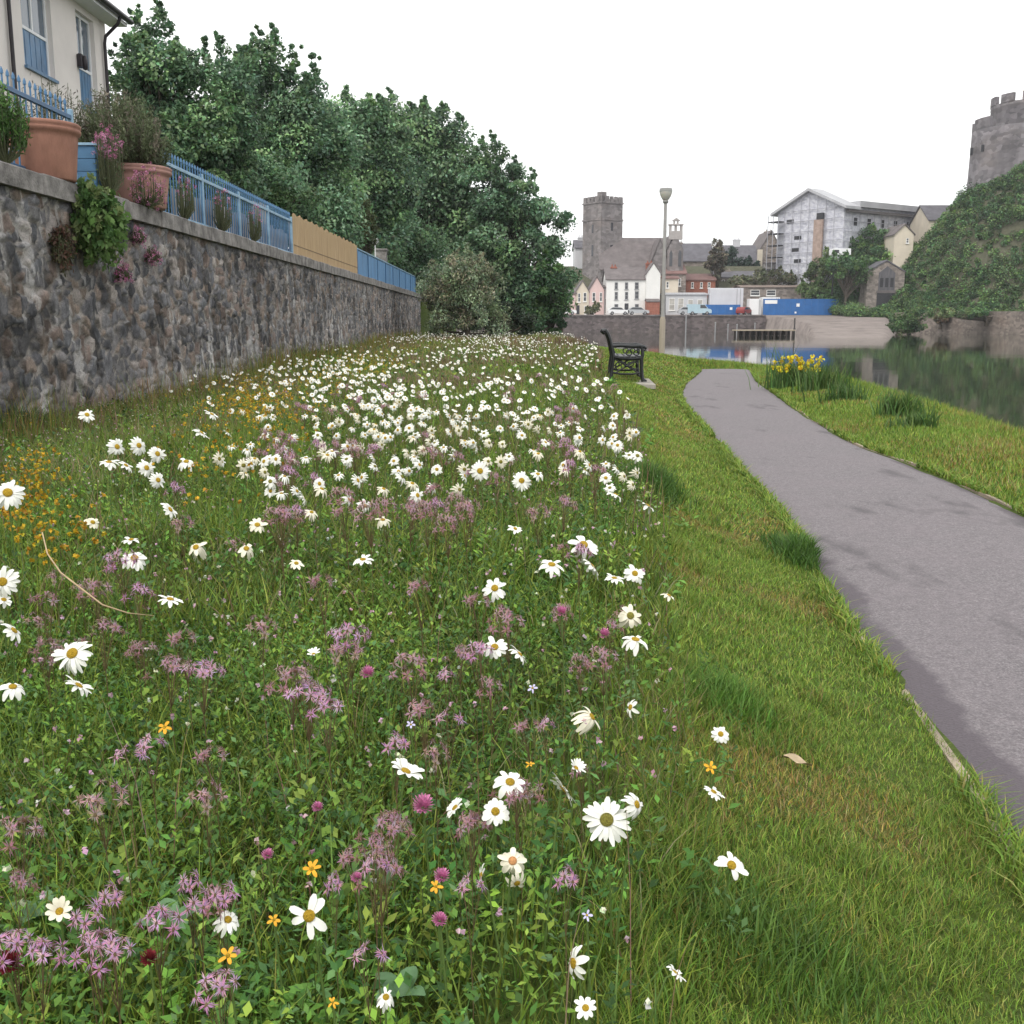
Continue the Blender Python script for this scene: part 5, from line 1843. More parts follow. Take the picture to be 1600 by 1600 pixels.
m_bowl, nt, b = new_mat('lantern_milky_bowl'); b.inputs['Base Color'].default_value = (.55, .53, .48, 1); b.inputs['Roughness'].default_value = .3; b.inputs['Subsurface Weight'].default_value = .15
mb = MB(); mb.lathe([(.06, H - .56), (.10, H - .53), (.11, H - .46), (.09, H - .44)], 18); mb.build('collar', m_lcap, lamp)
mb = MB(); mb.lathe([(.085, H - .445), (.13, H - .40), (.20, H - .28), (.24, H - .15), (.24, H - .125)], 24); mb.build('bowl', m_bowl, lamp)
mb = MB(); mb.lathe([(.25, H - .13), (.245, H - .115), (.24, H - .03), (.22, H - .005), (.001, H)], 24); mb.build('cap', m_lcap, lamp)

# yellow flag irises and tufts on the water's edge
def bank_plant(name, label, u, v, w_, h_, n, fl, catg):
    q = G(u, v, .05)
    root = empty(name, q, label, catg)
    p = np.stack([w_ * rng.normal(size=n) * .45, w_ * .6 * rng.normal(size=n) * .45, np.zeros(n) - .08], -1)
    V_, Q_, T_, C_ = blades(p, h_ * (.6 + .6 * rng.random(n)), .022 * (.6 + .8 * rng.random(n)), .4, 3, [(.10, .18, .05), (.07, .14, .04), (.13, .2, .06)])
    np_mesh('leaves', V_, [Q_, T_], M_GRASS, root, col=C_)
    if fl:
        fc = np.stack([w_ * .42 * rng.normal(size=fl), w_ * .25 * rng.normal(size=fl) - .1, h_ * (.45 + .5 * rng.random(fl))], -1)
        V_, F_, C_ = clump_leaves(fc, np.full(fl, .04), 11, .06, [(.70, .55, .03), (.82, .68, .05), (.74, .54, .02)], .12, wl=.7)
        np_mesh('flowers', V_, F_, M_PETAL, root, col=C_)
    return root


bank_plant('yellow_flower_bush', 'bushy clump of bright yellow flowers on the pond bank beyond the path', 1242, 600, .62, .58, 420, 60, 'yellow flowers')
bank_plant('bank_plant', 'leafy green clump right of the bright yellow flowers on the bank', 1288, 606, .5, .55, 360, 0, 'plant')
bank_plant('bank_plant', 'grey green reedy clump at the water edge between yellow flowers and dark tuft', 1322, 622, .4, .35, 240, 0, 'plant')
bank_plant('bank_plant', 'dark green dock clump overhanging the water halfway along the near bank', 1408, 648, .32, .42, 300, 0, 'plant')
bank_plant('bank_plant', 'low straggling clump beside the dark dock clump at the water edge', 1432, 662, .3, .25, 200, 0, 'plant')
bank_plant('bank_plant', 'pale tall stalks behind the yellow flowers against the water', 1224, 590, .3, .85, 60, 0, 'plant')

# ================================================================== far shore
m_quay = stone_far('quay_stone', (.14, .115, .115), .9, .4, (.20, .155, .13))
m_church = stone_far('church_stone', (.215, .195, .195), .7, .3, (.29, .225, .195))
m_castle = stone_far('castle_stone', (.175, .16, .17), .55, .4, (.29, .245, .22))
m_rub = stone_far('brown_rubble', (.25, .215, .195), 1.0, .35, (.32, .26, .22))
m_slate2 = mat('far_slate_roof', (.125, .12, .135), .8, .25, .8, bumps=.4, bscale=4)
m_slate3 = mat('far_brown_roof', (.155, .135, .135), .85, .25, .8)
m_whitew = mat('whitewashed_wall', (.80, .79, .77), .85, .05, .5)
m_greyw = mat('grey_white_wall', (.56, .56, .58), .85, .08, .5)
m_pink = mat('pale_pink_wall', (.66, .49, .47), .85, .08, .5)
m_creamw = mat('pale_cream_wall', (.62, .55, .45), .85, .1, .5)
m_brick = mat('red_brick', (.30, .12, .085), .9, .3, 3)
m_win = glass_mat('dark_far_window', (.03, .032, .04))
m_hoard = mat('blue_hoarding_paint', (.03, .13, .36), .6, .12, .8)
m_sheet = mat('white_sheet', (.62, .62, .66), .6, .08, .4)
m_hut = mat('white_cabin_paint', (.80, .80, .81), .5, .03, .5)
m_greym = mat('grey_metal', (.3, .3, .31), .5, .1, 2)
D0 = 204.0

# quay wall
a0 = P(800, 500, D0); a1 = P(1196, 500, D0)
mb = MB()
mb.box(-14, a1.x, D0 - .2, D0 + .9, -2.6, QUAY_Z - .32)
mb.build('m', m_quay)
qw = bpy.data.objects['m']; qw.name = 'quay_wall'; qw.data.name = 'quay_wall'
root = empty('quay_wall', (0, D0, 0), 'long dark stone quay wall rising from the water on the far shore', 'wall')
qw.name = 'masonry'; qw.parent = root; qw.location = (0, -D0, 0)
root.name = 'quay_wall'
mb = MB(); mb.bbox(-14, a1.x, D0 - .35, D0 + 1.0, QUAY_Z - .318, QUAY_Z, .04); o = mb.build('coping', stone_far('quay_coping', (.17, .15, .15), 1.2, .3), root); o.location = (0, -D0, 0)
# thin mooring posts along the quay
mp = None
for i, u in enumerate((1072, 1118, 1138, 1152, 1180)):
    c = P(u, 500, D0 - 1.6)
    zt = P(u, (492, 505, 508, 508, 506)[i], D0 - 1.6).z
    mb = MB(); mb.tube([(0, 0, -1.5), (0, 0, zt - WATER_Z)], [.14, .12], 7); mb.lathe([(.17, zt - WATER_Z), (.17, zt - WATER_Z + .1), (.02, zt - WATER_Z + .25)], 8)
    o = mb.build('mooring_post', m_greym); o.location = (c.x, c.y, WATER_Z)
    tag(o, ('tallest mooring post, standing in front of the quay below silver cars', 'thin mooring post left of the jetty', 'mooring post at the jetty end', 'mooring post by the jetty', 'mooring post behind the jetty')[i], 'post', 'mooring posts by the quay')
# jetty
JD = 142.
j0 = P(1146, 520, JD); j1 = P(1240, 520, JD)
root = empty('jetty', (j0.x, JD, WATER_Z), 'low wooden jetty with pale deck on dark piles at foot of slipway', 'jetty')
L = j1.x - j0.x
mb = MB(); zd = P(1190, 515, JD).z - WATER_Z; mb.bbox(0, L, -1.0, 1.0, zd - .16, zd, .03); mb.build('deck', mat('pale_deck_timber', (.34, .29, .22), .85, .2, 1), root)
for i in range(10):
    for y in (-1.0, 1.0):
        mb = MB(); mb.tube([(L * (i + .5) / 10, y, -1), (L * (i + .5) / 10, y, zd - .165)], [.13, .13], 7); mb.build('pile', mat('wet_dark_timber', (.05, .04, .035), .6), root)
mb = MB(); mb.box(L * .1, L * .98, 1.1, 1.2, .02, zd - .2); mb.build('back_board', mat('wet_dark_timber', (.05, .04, .035), .6), root)
c = P(1241, 520, JD)
mb = MB(); mb.tube([(0, 0, -1.5), (0, 0, P(1240, 497, JD).z - WATER_Z)], [.12, .10], 8); mb.lathe([(.16, .8), (.16, 1.0)], 8)
o = mb.build('mooring_post', mat('dark_post', (.06, .055, .055), .6)); o.location = (c.x, c.y, WATER_Z)
tag(o, 'dark mooring post at the right end of the jetty, in front of the landing beach', 'post', 'mooring posts by the quay')


# ---- generic far house
def house_at(name, label, D, u0, u1, vb, ve, vr, depth, wm, rm, gable='side', wins=(), chims=(), cat='house', group=None, yaw=0, win_m=None, frame_m=None, base_z=None, over=.25, door=None):
    A = P(u0, ve, D); B = P(u1, ve, D)
    w = B.x - A.x
    zb = P((u0 + u1) / 2, vb, D).z if base_z is None else base_z
    ze = A.z - zb; zr = P((u0 + u1) / 2, vr, D).z - zb
    root = empty(name, (A.x, D, zb), label, cat, group, yaw)
    mb = MB()
    if gable == 'side':
        mb.box(0, w, 0, depth, -2, ze)
        mb.prism([(.001, ze), (depth - .001, ze), (depth / 2, zr - .1)], 'x', 0.0, w)
    else:
        mb.box(0, w, 0, depth, -2, ze)
        mb.prism([(.001, ze), (w - .001, ze), (w / 2, zr - .1)], 'y', 0, depth)
    mb.build('wall', wm, root)
    mb = MB(); t = .22
    if gable == 'side':
        sl = (zr - ze) / (depth / 2)
        e0 = -over * sl
        for sgn in (0, 1):
            f = (lambda y: y) if sgn == 0 else (lambda y: depth - y)
            mb.prism([(f(-over), ze + e0 + .02), (f(depth / 2), zr + .02), (f(depth / 2), zr + .02 + t), (f(-over), ze + e0 + .02 + t)], 'x', -over, w + over)
    else:
        sl = (zr - ze) / (w / 2)
        e0 = -over * sl
        for sgn in (0, 1):
            f = (lambda y: y) if sgn == 0 else (lambda y: w - y)
            mb.prism([(f(-over), ze + e0 + .02), (f(w / 2), zr + .02), (f(w / 2), zr + .02 + t), (f(-over), ze + e0 + .02 + t)], 'y', -over, depth + over)
    roof = mb.build('roof', rm, root)
    for (u, cv, cw) in chims:
        x = P(u, cv, D).x - A.x; zt = P(u, cv, D).z - zb
        yy = depth / 2
        mb = MB(); mb.bbox(x - cw / 2, x + cw / 2, yy - .45, yy + .45, ze, zt, .03); mb.bbox(x - cw / 2 - .08, x + cw / 2 + .08, yy - .53, yy + .53, zt - .3, zt - .12, .02)
        for k in (-.25, .25):
            mb.tube([(x + k * cw, yy, zt), (x + k * cw, yy, zt + .45)], [.14, .11], 8)
        mb.build('chimney', wm if wm not in (m_whitew,) else m_brick, roof)
    for wn in wins:
        u, v0, v1, pw = wn
        c = P(u, v0, D); d2 = P(u, v1, D); x = c.x - A.x; hw = pw / 2 * D / F
        z1 = c.z - zb; z0 = d2.z - zb
        mb = MB(); t_ = .09
        fm = frame_m or m_whitew
        mb.box(x - hw, x - hw + t_, -.07, -.003, z0, z1); mb.box(x + hw - t_, x + hw, -.07, -.003, z0, z1)
        mb.box(x - hw + t_, x + hw - t_, -.07, -.003, z1 - t_, z1); mb.box(x - hw + t_, x + hw - t_, -.07, -.003, z0, z0 + t_)
        mb.box(x - hw + t_, x + hw - t_, -.06, -.003, (z0 + z1) / 2 - .035, (z0 + z1) / 2 + .035)
        wo = mb.build('window', fm, root)
        mb = MB(); mb.box(x - hw + t_, x + hw - t_, -.045, -.004, z0 + t_, (z0 + z1) / 2 - .036); mb.box(x - hw + t_, x + hw - t_, -.045, -.004, (z0 + z1) / 2 + .036, z1 - t_)
        mb.build('pane', win_m or m_win, wo)
        mb = MB(); mb.box(x - hw - .1, x + hw + .1, -.16, -.003, z0 - .14, z0 - .004); mb.build('sill', fm, wo)
    if door:
        u, v0, v1, pw, dm = door
        c = P(u, v0, D); d2 = P(u, v1, D); x = c.x - A.x; hw = pw / 2 * D / F
        mb = MB(); mb.bbox(x - hw, x + hw, -.06, -.003, d2.z - zb, c.z - zb, .02); mb.build('door', dm, root)
    return root


m_dkdoor = mat('dark_painted_door', (.05, .05, .06), .5)
hg = 'houses behind the quay'
DW = 210.
# white three storey house
house_at('white_house', 'white three storey house with dark sash windows and brown slate roof behind the quay wall', DW, 948, 1009, 492, 437, 418, 8.5, m_whitew, m_slate3,
         wins=[(963, 441, 452, 5), (979, 441, 452, 5), (995, 441, 452, 6), (963, 456, 468, 5), (979, 456, 468, 5), (995, 455, 467, 6), (963, 475, 487, 6), (995, 475, 486, 6)], group=hg,
         frame_m=m_greym, door=(979, 474, 491, 6, m_dkdoor), base_z=QUAY_Z - .1, chims=[(962, 415, 1.2)])
house_at('white_gabled_house', 'plain white gable end with chimney joined to the white three storey house', DW - 1.2, 1010.5, 1032, 491, 428, 411, 12, m_whitew, m_slate3, 'front', group=hg, base_z=QUAY_Z - .1, chims=[(1021, 408, 1.4)], over=.1)
# pink cottages stepping down to the left
house_at('pink_cottage', 'pale pink cottage with steep gable and dark windows left of the white house', DW + 1, 921, 944, 492, 453, 433, 9, m_pink, m_slate3, 'front', wins=[(928, 457, 471, 5), (939, 457, 471, 4), (926, 478, 491, 5)], group=hg, base_z=QUAY_Z - .1, over=.15)
house_at('cream_cottage', 'cream cottage with gable and pale door left of the pink cottage', DW + 1, 900, 920.4, 492, 456, 439, 9, m_creamw, m_slate3, 'front', wins=[(905, 458, 472, 4), (914, 457, 471, 5), (915, 478, 491, 4)], group=hg, base_z=QUAY_Z - .1, over=.15, door=(903, 477, 491, 5, m_dkdoor))
house_at('pink_terrace', 'low pale pink terrace house with white trim partly hidden by tree leaves', DW + 1, 862, 899.5, 492, 459, 450, 8, m_pink, m_slate3, wins=[(868, 462, 472, 5), (880, 462, 472, 4), (890, 461, 472, 5), (871, 480, 488, 6), (886, 480, 489, 5)], group=hg, base_z=QUAY_Z - .1)
house_at('grey_annex', 'grey fronted low building with dark doors between the pink cottage and white house', DW + 1.5, 944.6, 947.8, 492, 450, 446, 6, m_greyw, m_slate3, wins=[(946.2, 466, 490, 2.4)], group=hg, base_z=QUAY_Z - .1)
house_at('slate_house', 'tall pale house with slate roof glimpsed behind the church tower and tree', 236, 899, 914, 440, 388, 374, 9, m_greyw, m_slate2, group=hg, chims=[(909, 368, 1.2)])
# brick wall and low buildings right of the white house
house_at('brick_outbuilding', 'low red brick outbuilding between white house and lamp post', DW - 3, 1011, 1031, 493, 472, 468, 4, m_brick, m_slate3, group=hg, base_z=QUAY_Z - .1, over=.1)
house_at('low_cafe', 'low pale building with flat white fascia right of the lamp post on the quay', DW, 1041, 1105, 492, 461, 458, 9, m_greyw, mat('flat_roof_grey', (.4, .4, .42), .8), wins=[(1050, 466, 485, 9), (1064, 466, 485, 9), (1079, 468, 484, 8), (1094, 468, 484, 8)], group=hg, base_z=QUAY_Z - .1, win_m=mat('pale_shop_window', (.42, .40, .37), .4, .3, 1))
house_at('brick_house', 'small brick and stone house with brown roof behind the low pale building', DW + 9, 1040, 1072, 470, 428, 414, 8, m_rub, mat('red_brown_roof', (.20, .12, .11), .85, .2, 1), wins=[(1050, 435, 447, 4), (1062, 435, 447, 4)], group=hg, base_z=QUAY_Z)
house_at('cream_house', 'cream rendered low house in front of the brick and stone house', DW + 5, 1036, 1060, 480, 436, 432, 5, m_creamw, mat('red_brown_roof', (.20, .12, .11), .85), wins=[(1043, 440, 450, 4)], group=hg, base_z=QUAY_Z)

# ---- church: square battlemented tower, nave, east chapel with bellcote
Dc = 228.
corner = P(938, 440, Dc)
th = R(36)
zb = QUAY_Z + 3
zt = P(938, 311, Dc).z
church = empty('church', (corner.x, Dc, zb), 'grey stone church with a square battlemented tower above the white houses', 'church')
sT = 35 * Dc / F / math.cos(th)
tower = MB(); H = zt - zb
Mt = Matrix.Rotation(th, 4, 'Z')
tower.box(0, sT, 0, sT, -3, H * .80, M=Mt)
tower.box(-.12, sT + .12, -.12, sT + .12, H * .80 + .002, H * .80 + .35, M=Mt)
tower.box(.02, sT - .02, .02, sT - .02, H * .80 + .352, H - .7, M=Mt)
tower.box(-.15, sT + .15, -.15, sT + .15, H - .698, H - .4, M=Mt)
nM = 5
for i in range(nM):
    a, b_ = sT * (i + .12) / nM, sT * (i + .72) / nM
    for (x0, x1, y0, y1) in ((a, b_, -.1, .35), (a, b_, sT - .35, sT + .1), (-.1, .35, a, b_), (sT - .35, sT + .1, a, b_)):
        if (i in (0, nM - 1)) and x1 - x0 < .5 and False: continue
        tower.box(x0, x1, y0, y1, H - .398, H + .75, M=Mt)
tower.box(-.1, 1.3, -.1, 1.3, H - .39, H + 1.5, M=Mt)
tower.build('tower', m_church, church)
for (fx, side, z0, z1, w) in ((.5, 0, .70, .78, .5), (.5, 0, .44, .56, .7), (.5, 0, .24, .30, .4), (.45, 1, .68, .76, .5), (.45, 1, .45, .56, .6)):
    mb = MB()
    if side == 0:
        mb.box(sT * fx - w / 2, sT * fx + w / 2, -.05, .04, H * z0, H * z1, M=Mt)
    else:
        mb.box(-.05, .04, sT * fx - w / 2, sT * fx + w / 2, H * z0, H * z1, M=Mt)
    mb.build('tower_window', m_win, church)
def part_px(mbx, u0, u1, D): return P(u0, 400, D).x - corner.x, P(u1, 400, D).x - corner.x
# nave
x0, x1 = part_px(None, 972, 1046, Dc)
zr = P(1010, 371, Dc).z - zb; ze = P(1000, 420, Dc).z - zb
yd = 5.5
mb = MB(); mb.box(x0 - 4.8, x1, -3.4, 11.5, -3, ze - .3); mb.prism([(-3.4, ze - .3), (11.5, ze - .3), (4, zr - .4)], 'x', x0 - 1, x1)
mb.build('nave', m_church, church)
mb = MB()
mb.prism([(-4, ze - .55), (4, zr), (4, zr + .25), (-4, ze - .3)], 'x', x0 - 5, x1 - .3)
mb.prism([(4, zr), (12, ze - .55), (12, ze - .3), (4, zr + .25)], 'x', x0 - .5, x1 - .3)
mb.build('nave_roof', m_slate3, church)
# transept gable facing the water
x0, x1 = part_px(None, 1010, 1046, Dc - 4)
zr2 = P(1030, 376, Dc - 4).z - zb
mb = MB(); mb.box(x0, x1, -7, -3.41, -3, ze - 1); mb.prism([(x0, ze - 1), (x1, ze - 1), ((x0 + x1) / 2, zr2)], 'y', -7, 2)
mb.build('transept', m_church, church)
mb = MB(); xm = (x0 + x1) / 2
mb.prism([(x0 - .3, ze - 1.2), (xm, zr2 + .05), (xm, zr2 + .35), (x0 - .3, ze - .9)], 'y', -7.15, 2); mb.prism([(xm, zr2 + .05), (x1 + .3, ze - 1.2), (x1 + .3, ze - .9), (xm, zr2 + .35)], 'y', -7.15, 2)
mb.build('transept_roof', m_slate3, church)
# chapel with bellcote
x0, x1 = part_px(None, 1041, 1065, Dc - 6)
zr3 = P(1053, 366, Dc - 6).z - zb; ze3 = P(1053, 392, Dc - 6).z - zb
mb = MB(); mb.box(x0, x1, -8, 6, -3, ze3); mb.prism([(x0, ze3), (x1, ze3), ((x0 + x1) / 2, zr3)], 'y', -8, 6)
mb.build('chapel', m_church, church)
xm = (x0 + x1) / 2
mb = MB()
mb.bbox(xm - 1.35, xm + 1.35, -8.1, -7.0, zr3 - 1.2, zr3 + .5, .05)
for k in (-1.1, 0, 1.1):
    mb.box(xm + k - .22, xm + k + .22, -8.0, -7.1, zr3 + .502, zr3 + 1.6)
mb.bbox(xm - 1.5, xm + 1.5, -8.15, -6.95, zr3 + 1.602, zr3 + 1.9, .05)
mb.box(xm - .5, xm - .2, -7.9, -7.2, zr3 + 1.902, zr3 + 2.5); mb.box(xm + .2, xm + .5, -7.9, -7.2, zr3 + 1.902, zr3 + 2.5)
mb.prism([(xm - .9, zr3 + 2.502), (xm + .9, zr3 + 2.502), (xm, zr3 + 3.1)], 'y', -8, -7.1)
mb.build('bellcote', mat('pale_dressed_stone', (.38, .35, .34), .85, .15, 1), church)
for k in (-.9, .9):
    mb = MB(); mb.prism([(xm + k - .3, ze3 - 3.2), (xm + k + .3, ze3 - 3.2), (xm + k + .3, ze3 - .6), (xm + k, ze3 + .1), (xm + k - .3, ze3 - .6)], 'y', -8.06, -7.9); mb.build('lancet_window', m_win, church)
mb = MB(); mb.prism([(x0 - .2, ze3 - .1), (xm, zr3 + .05), (xm, zr3 + .3), (x0 - .2, ze3 + .15)], 'y', -6.9, 6); mb.prism([(xm, zr3 + .05), (x1 + .2, ze3 - .1), (x1 + .2, ze3 + .15), (xm, zr3 + .3)], 'y', -6.9, 6)
mb.build('chapel_roof', m_slate3, church)

# ---- slate roofed houses on the slope between church and scaffolding
house_at('slate_roofed_house', 'long slate roofed house right behind the church bellcote, with one bright skylight', 240, 1062, 1116, 440, 408, 379, 11, m_rub, m_slate2, group=hg, chims=[(1068, 376, 1.3)], base_z=10)
house_at('slate_roofed_house', 'slate roofed house with a square chimney right of the brownish tree', 244, 1128, 1186, 440, 414, 382, 11, m_greyw, m_slate2, group=hg, chims=[(1159, 371, 1.6)], wins=[(1140, 418, 430, 5), (1155, 418, 430, 5), (1170, 418, 430, 5)], base_z=11)
house_at('slate_roofed_house', 'dark slate house with white corner chimney beside the scaffolded building', 246, 1186, 1222, 440, 392, 361, 12, m_rub, m_slate3, 'front', group=hg, chims=[(1211, 358, 2.0)], base_z=11)
mb = MB(); c = P(1187, 405, 243); mb.bbox(-.5, .5, -.5, .5, 0, 4.2, .04); o = mb.build('white_chimney_stack', m_creamw); o.location = (c.x, 243, P(1187, 420, 243).z); tag(o, 'pale cream square stack against the dark slate house', 'chimney')

# ---- scaffolded building wrapped in white sheeting
zb = P(1320, 425, 212).z
Ca = P(1320, 318, 212); Cb = P(1216, 326, 226)
gdir = Vector((Cb.x - Ca.x, 14., 0)); gl = gdir.length
ang = math.atan2(-gdir.y, -gdir.x)          # local +x runs from the far gable end to the near corner
rt = empty('scaffolded_building', (Cb.x, 226, zb), 'large gabled building wrapped in white sheeting and scaffolding, tallest on the far hillside', 'building', rz=ang)
ze = P(1320, 322, 212).z - zb; zr = P(1268, 299, 219).z - zb
Ld = 29.
m_wrap, nt, b = new_mat('white_scaffold_sheeting')
v = coords(nt)
br = nd(nt, 'ShaderNodeTexBrick'); nt.links.new(nd(nt, 'ShaderNodeTexCoord').outputs['Object'], br.inputs['Vector'])
n_ = noise(nt, coords(nt, (1.4, 1.4, 2.2)), .8, 5)
cc = ramp(nt, n_, [(.35, (.40, .40, .47)), (.5, (.56, .56, .62)), (.68, (.70, .70, .73))])
nt.links.new(cc, b.inputs['Base Color']); b.inputs['Roughness'].default_value = .55
bump(nt, b, n_, .8, .25)
nt.nodes.remove(br)
mb = MB(); mb.box(0, gl, 0, Ld, -4, ze); mb.prism([(.01, ze), (gl - .01, ze), (gl / 2, zr)], 'y', 0, 3)
mb.build('sheeting', m_wrap, rt)
mb = MB()
for f in (lambda x: x, lambda x: gl - x):
    mb.prism([(f(-1.2), ze - .55), (f(gl / 2), zr + .05), (f(gl / 2), zr + .6), (f(-1.2), ze)], 'y', -1.0, 3.4)
mb.box(-.4, gl + 1.0, 3.42, Ld + .8, ze + .0, ze + 1.15)
mb.build('temporary_roof', mat('grey_roof_sheeting', (.42, .42, .44), .6, .12, .4), rt)
m_dark = mat('dark_opening', (.04, .04, .045), .8)
m_tube = mat('galvanised_tube', (.38, .38, .42), .45, .1, 2)
mb = MB()
for i in range(1, 8):
    x = gl * i / 8; top = ze + (zr - ze) * (1 - abs(x - gl / 2) / (gl / 2))
    mb.tube([(x, -.35, -3), (x, -.35, top)], .06, 5)
for k in range(7):
    z = ze * k / 6.0
    mb.tube([(0, -.35, z), (gl, -.35, z)], .06, 5)
for i in range(1, 13):
    y = Ld * i / 13
    mb.tube([(gl + .3, y, -3), (gl + .3, y, ze - .6)], .06, 5)
for k in range(7):
    z = ze * k / 6.4
    mb.tube([(gl + .3, 0, z), (gl + .3, Ld, z)], .06, 5)
mb.build('scaffold_tubes', m_tube, rt)
# open stair tower at the left corner of the gable
for k in range(5):
    z = ze * (.08 + .19 * k)
    mb = MB(); mb.box(-.6, 2.2, -2.2, -.5, z, z + .22); mb.build('scaffold_deck', m_dark, rt)
for (x, y) in ((-.6, -2.2), (2.2, -2.2), (.8, -2.2)):
    mb = MB(); mb.tube([(x, y, -3), (x, y, ze * .95)], .08, 6); mb.build('scaffold_pole', m_tube, rt)
for (fx, fz) in ((.33, .55), (.30, .36), (.34, .18), (.2, .82)):
    mb = MB(); mb.box(gl * fx - .9, gl * fx + .9, -.06, -.003, ze * fz, ze * fz + .75); mb.build('opening', m_dark, rt)
mb = MB(); mb.bbox(gl * .60, gl * .73, -.8, -.36, -3, ze * .83, .03); mb.build('brick_shaft', mat('pinkish_brick', (.36, .27, .23), .9, .25, 1.2), rt)
mb = MB(); mb.box(gl * .64, gl * .73, -.85, -.30, ze * .832, ze * .93); mb.build('opening', m_dark, rt)
for i in range(6):
    mb = MB(); y = 3 + i * 4.2; mb.box(gl + .003, gl + .06, y, y + 1.0, ze * .72, ze * .84); mb.build('opening', m_dark, rt)
mb = MB(); mb.box(gl + .2, gl + .95, .2, Ld, ze - 1.1, ze - .6); mb.build('eaves_shade_strip', mat('painted_eaves_shade', (.12, .11, .11), .8), rt)  # dark coloured strip standing in for the shadow under the roof edge
# white site cabin roof below it
c0 = P(1306, 396, 205); c1 = P(1335, 396, 205)
mb = MB(); mb.bbox(0, c1.x - c0.x, 0, 2.5, 0, 1.15, .06)
for px_ in (.3, 2.9):
    mb.box(px_, px_ + .25, .4, .65, -8, -.002, 1)
mb.box(.3, 1.2, -.03, .002, .3, .9, 1); o = mb.build('site_cabin', [m_hut, m_dark]); o.location = (c0.x, 207, c0.z - .1)
tag(o, 'small white cabin above the trees below the scaffolded building', 'cabin')
# rubble retaining wall and dark shed under the scaffolding
house_at('stone_shed', 'long low stone shed with pale roof edge behind the blue hoarding', 216, 1158, 1262, 490, 449, 446, 8, m_rub, mat('pale_brown_roof', (.30, .24, .21), .8), cat='shed', base_z=QUAY_Z, wins=[(1180, 453, 462, 14), (1205, 453, 462, 14)])
house_at('terrace_wall', 'rough grey stone terrace wall on the slope under the scaffolded building', 226, 1196, 1262, 446, 412, 410.5, 2.5, stone_far('terrace_rubble', (.24, .225, .215), .8, .4), m_slate3, cat='wall', base_z=8, over=.05)
# houses right of it
house_at('brown_gabled_cottage', 'brown stone cottage gable between the scaffolded building and the castle slope', 206, 1398, 1428, 388, 366, 351, 9, m_creamw, m_slate3, 'front', group=hg, wins=[(1418, 372, 380, 4)], base_z=13)
house_at('cream_slate_house', 'cream house with long slate roof beside the ivy clad castle slope', 211, 1452, 1514, 372, 344, 318, 10, m_creamw, m_slate2, group=hg, wins=[(1466, 347, 357, 8), (1486, 348, 357, 6)], base_z=15)

house_at('brown_roofed_terrace', 'low terrace with red brown roofs between the church and the grey shed', 224, 1072, 1118, 455, 438, 428, 8, m_brick, mat('red_brown_roof', (.20, .12, .11), .85), group=hg, base_z=5, wins=[(1082, 441, 450, 4), (1096, 441, 450, 4), (1108, 441, 450, 4)])
house_at('grey_roofed_terrace', 'low grey roofed terrace above the stone shed, left of the rough terrace wall', 230, 1118, 1196, 452, 434, 424, 8, m_rub, m_slate2, group=hg, base_z=6, wins=[(1130, 437, 446, 4), (1150, 437, 446, 4), (1175, 437, 446, 4)], chims=[(1143, 421, 1.2)])
# ---- blue hoarding, containers, vehicles
def hoarding(label, u0, u1, vt, vb, D, sign):
    A = P(u0, vt, D); B = P(u1, vt, D); z0 = QUAY_Z - .05
    root = empty('site_hoarding', (A.x, D, z0), label, 'hoarding', 'blue site hoardings on the quay')
    w = B.x - A.x; h = A.z - z0; n = max(3, int(w / 1.3))
    mb = MB()
    for i in range(n):
        mb.bbox(w * i / n + .01, w * (i + 1) / n - .01, 0, .06, 0, h, .01)
    mb.build('panels', m_hoard, root)
    mb = MB()
    for i in range(n + 1):
        mb.box(w * i / n - .04, w * i / n + .04, .062, .16, 0, h)
    mb.build('posts', m_greym, root)
    for (fx, fz, sw, sh) in sign:
        mb = MB(); mb.box(w * fx, w * fx + sw, -.03, -.003, h * fz, h * fz + sh); mb.build('notice', m_hut, root)


hoarding('shorter blue site hoarding in front of the white container', 1098, 1157, 476, 493, 207, [(.06, .5, .5, .5), (.72, .5, .5, .5), (.9, .3, .6, .8)])
hoarding('longer bright blue site hoarding beside the landing beach', 1193, 1311, 467, 496, 207, [(.44, .52, .6, .6), (.02, .70, 2.4, .7), (.42, .1, .35, .35)])


def container(label, u0, u1, vt, D, zb, m, name='shipping_container', cat='container', dep=2.6):
    A = P(u0, vt, D); B = P(u1, vt, D); w = B.x - A.x; h = A.z - zb
    root = empty(name, (A.x, D, zb), label, cat)
    mb = MB(); mb.bbox(0, w, 0, dep, 0, h, .05)
    n = int(w / .35)
    for i in range(n):
        mb.box(w * (i + .2) / n, w * (i + .7) / n, -.04, -.002, .15, h - .15)
    mb.build('body', m, root)
    mb = MB(); mb.box(w * .80, w * .80 + .08, -.09, -.042, .1, h - .1); mb.box(w * .9, w * .9 + .08, -.09, -.042, .1, h - .1); mb.build('door_bar', m_greym, root)


container('white site container standing high behind the shorter blue hoarding', 1110, 1162, 450, 208.5, QUAY_Z, m_sheet)
container('white cabin at the left end of the longer blue hoarding', 1171.5, 1190, 467, 206.5, QUAY_Z, m_hut, 'site_cabin', 'cabin')
container('long white cabin roof showing above the longer blue hoarding', 1191, 1219, 464.5, 209.5, QUAY_Z, m_hut, 'site_cabin', 'cabin')


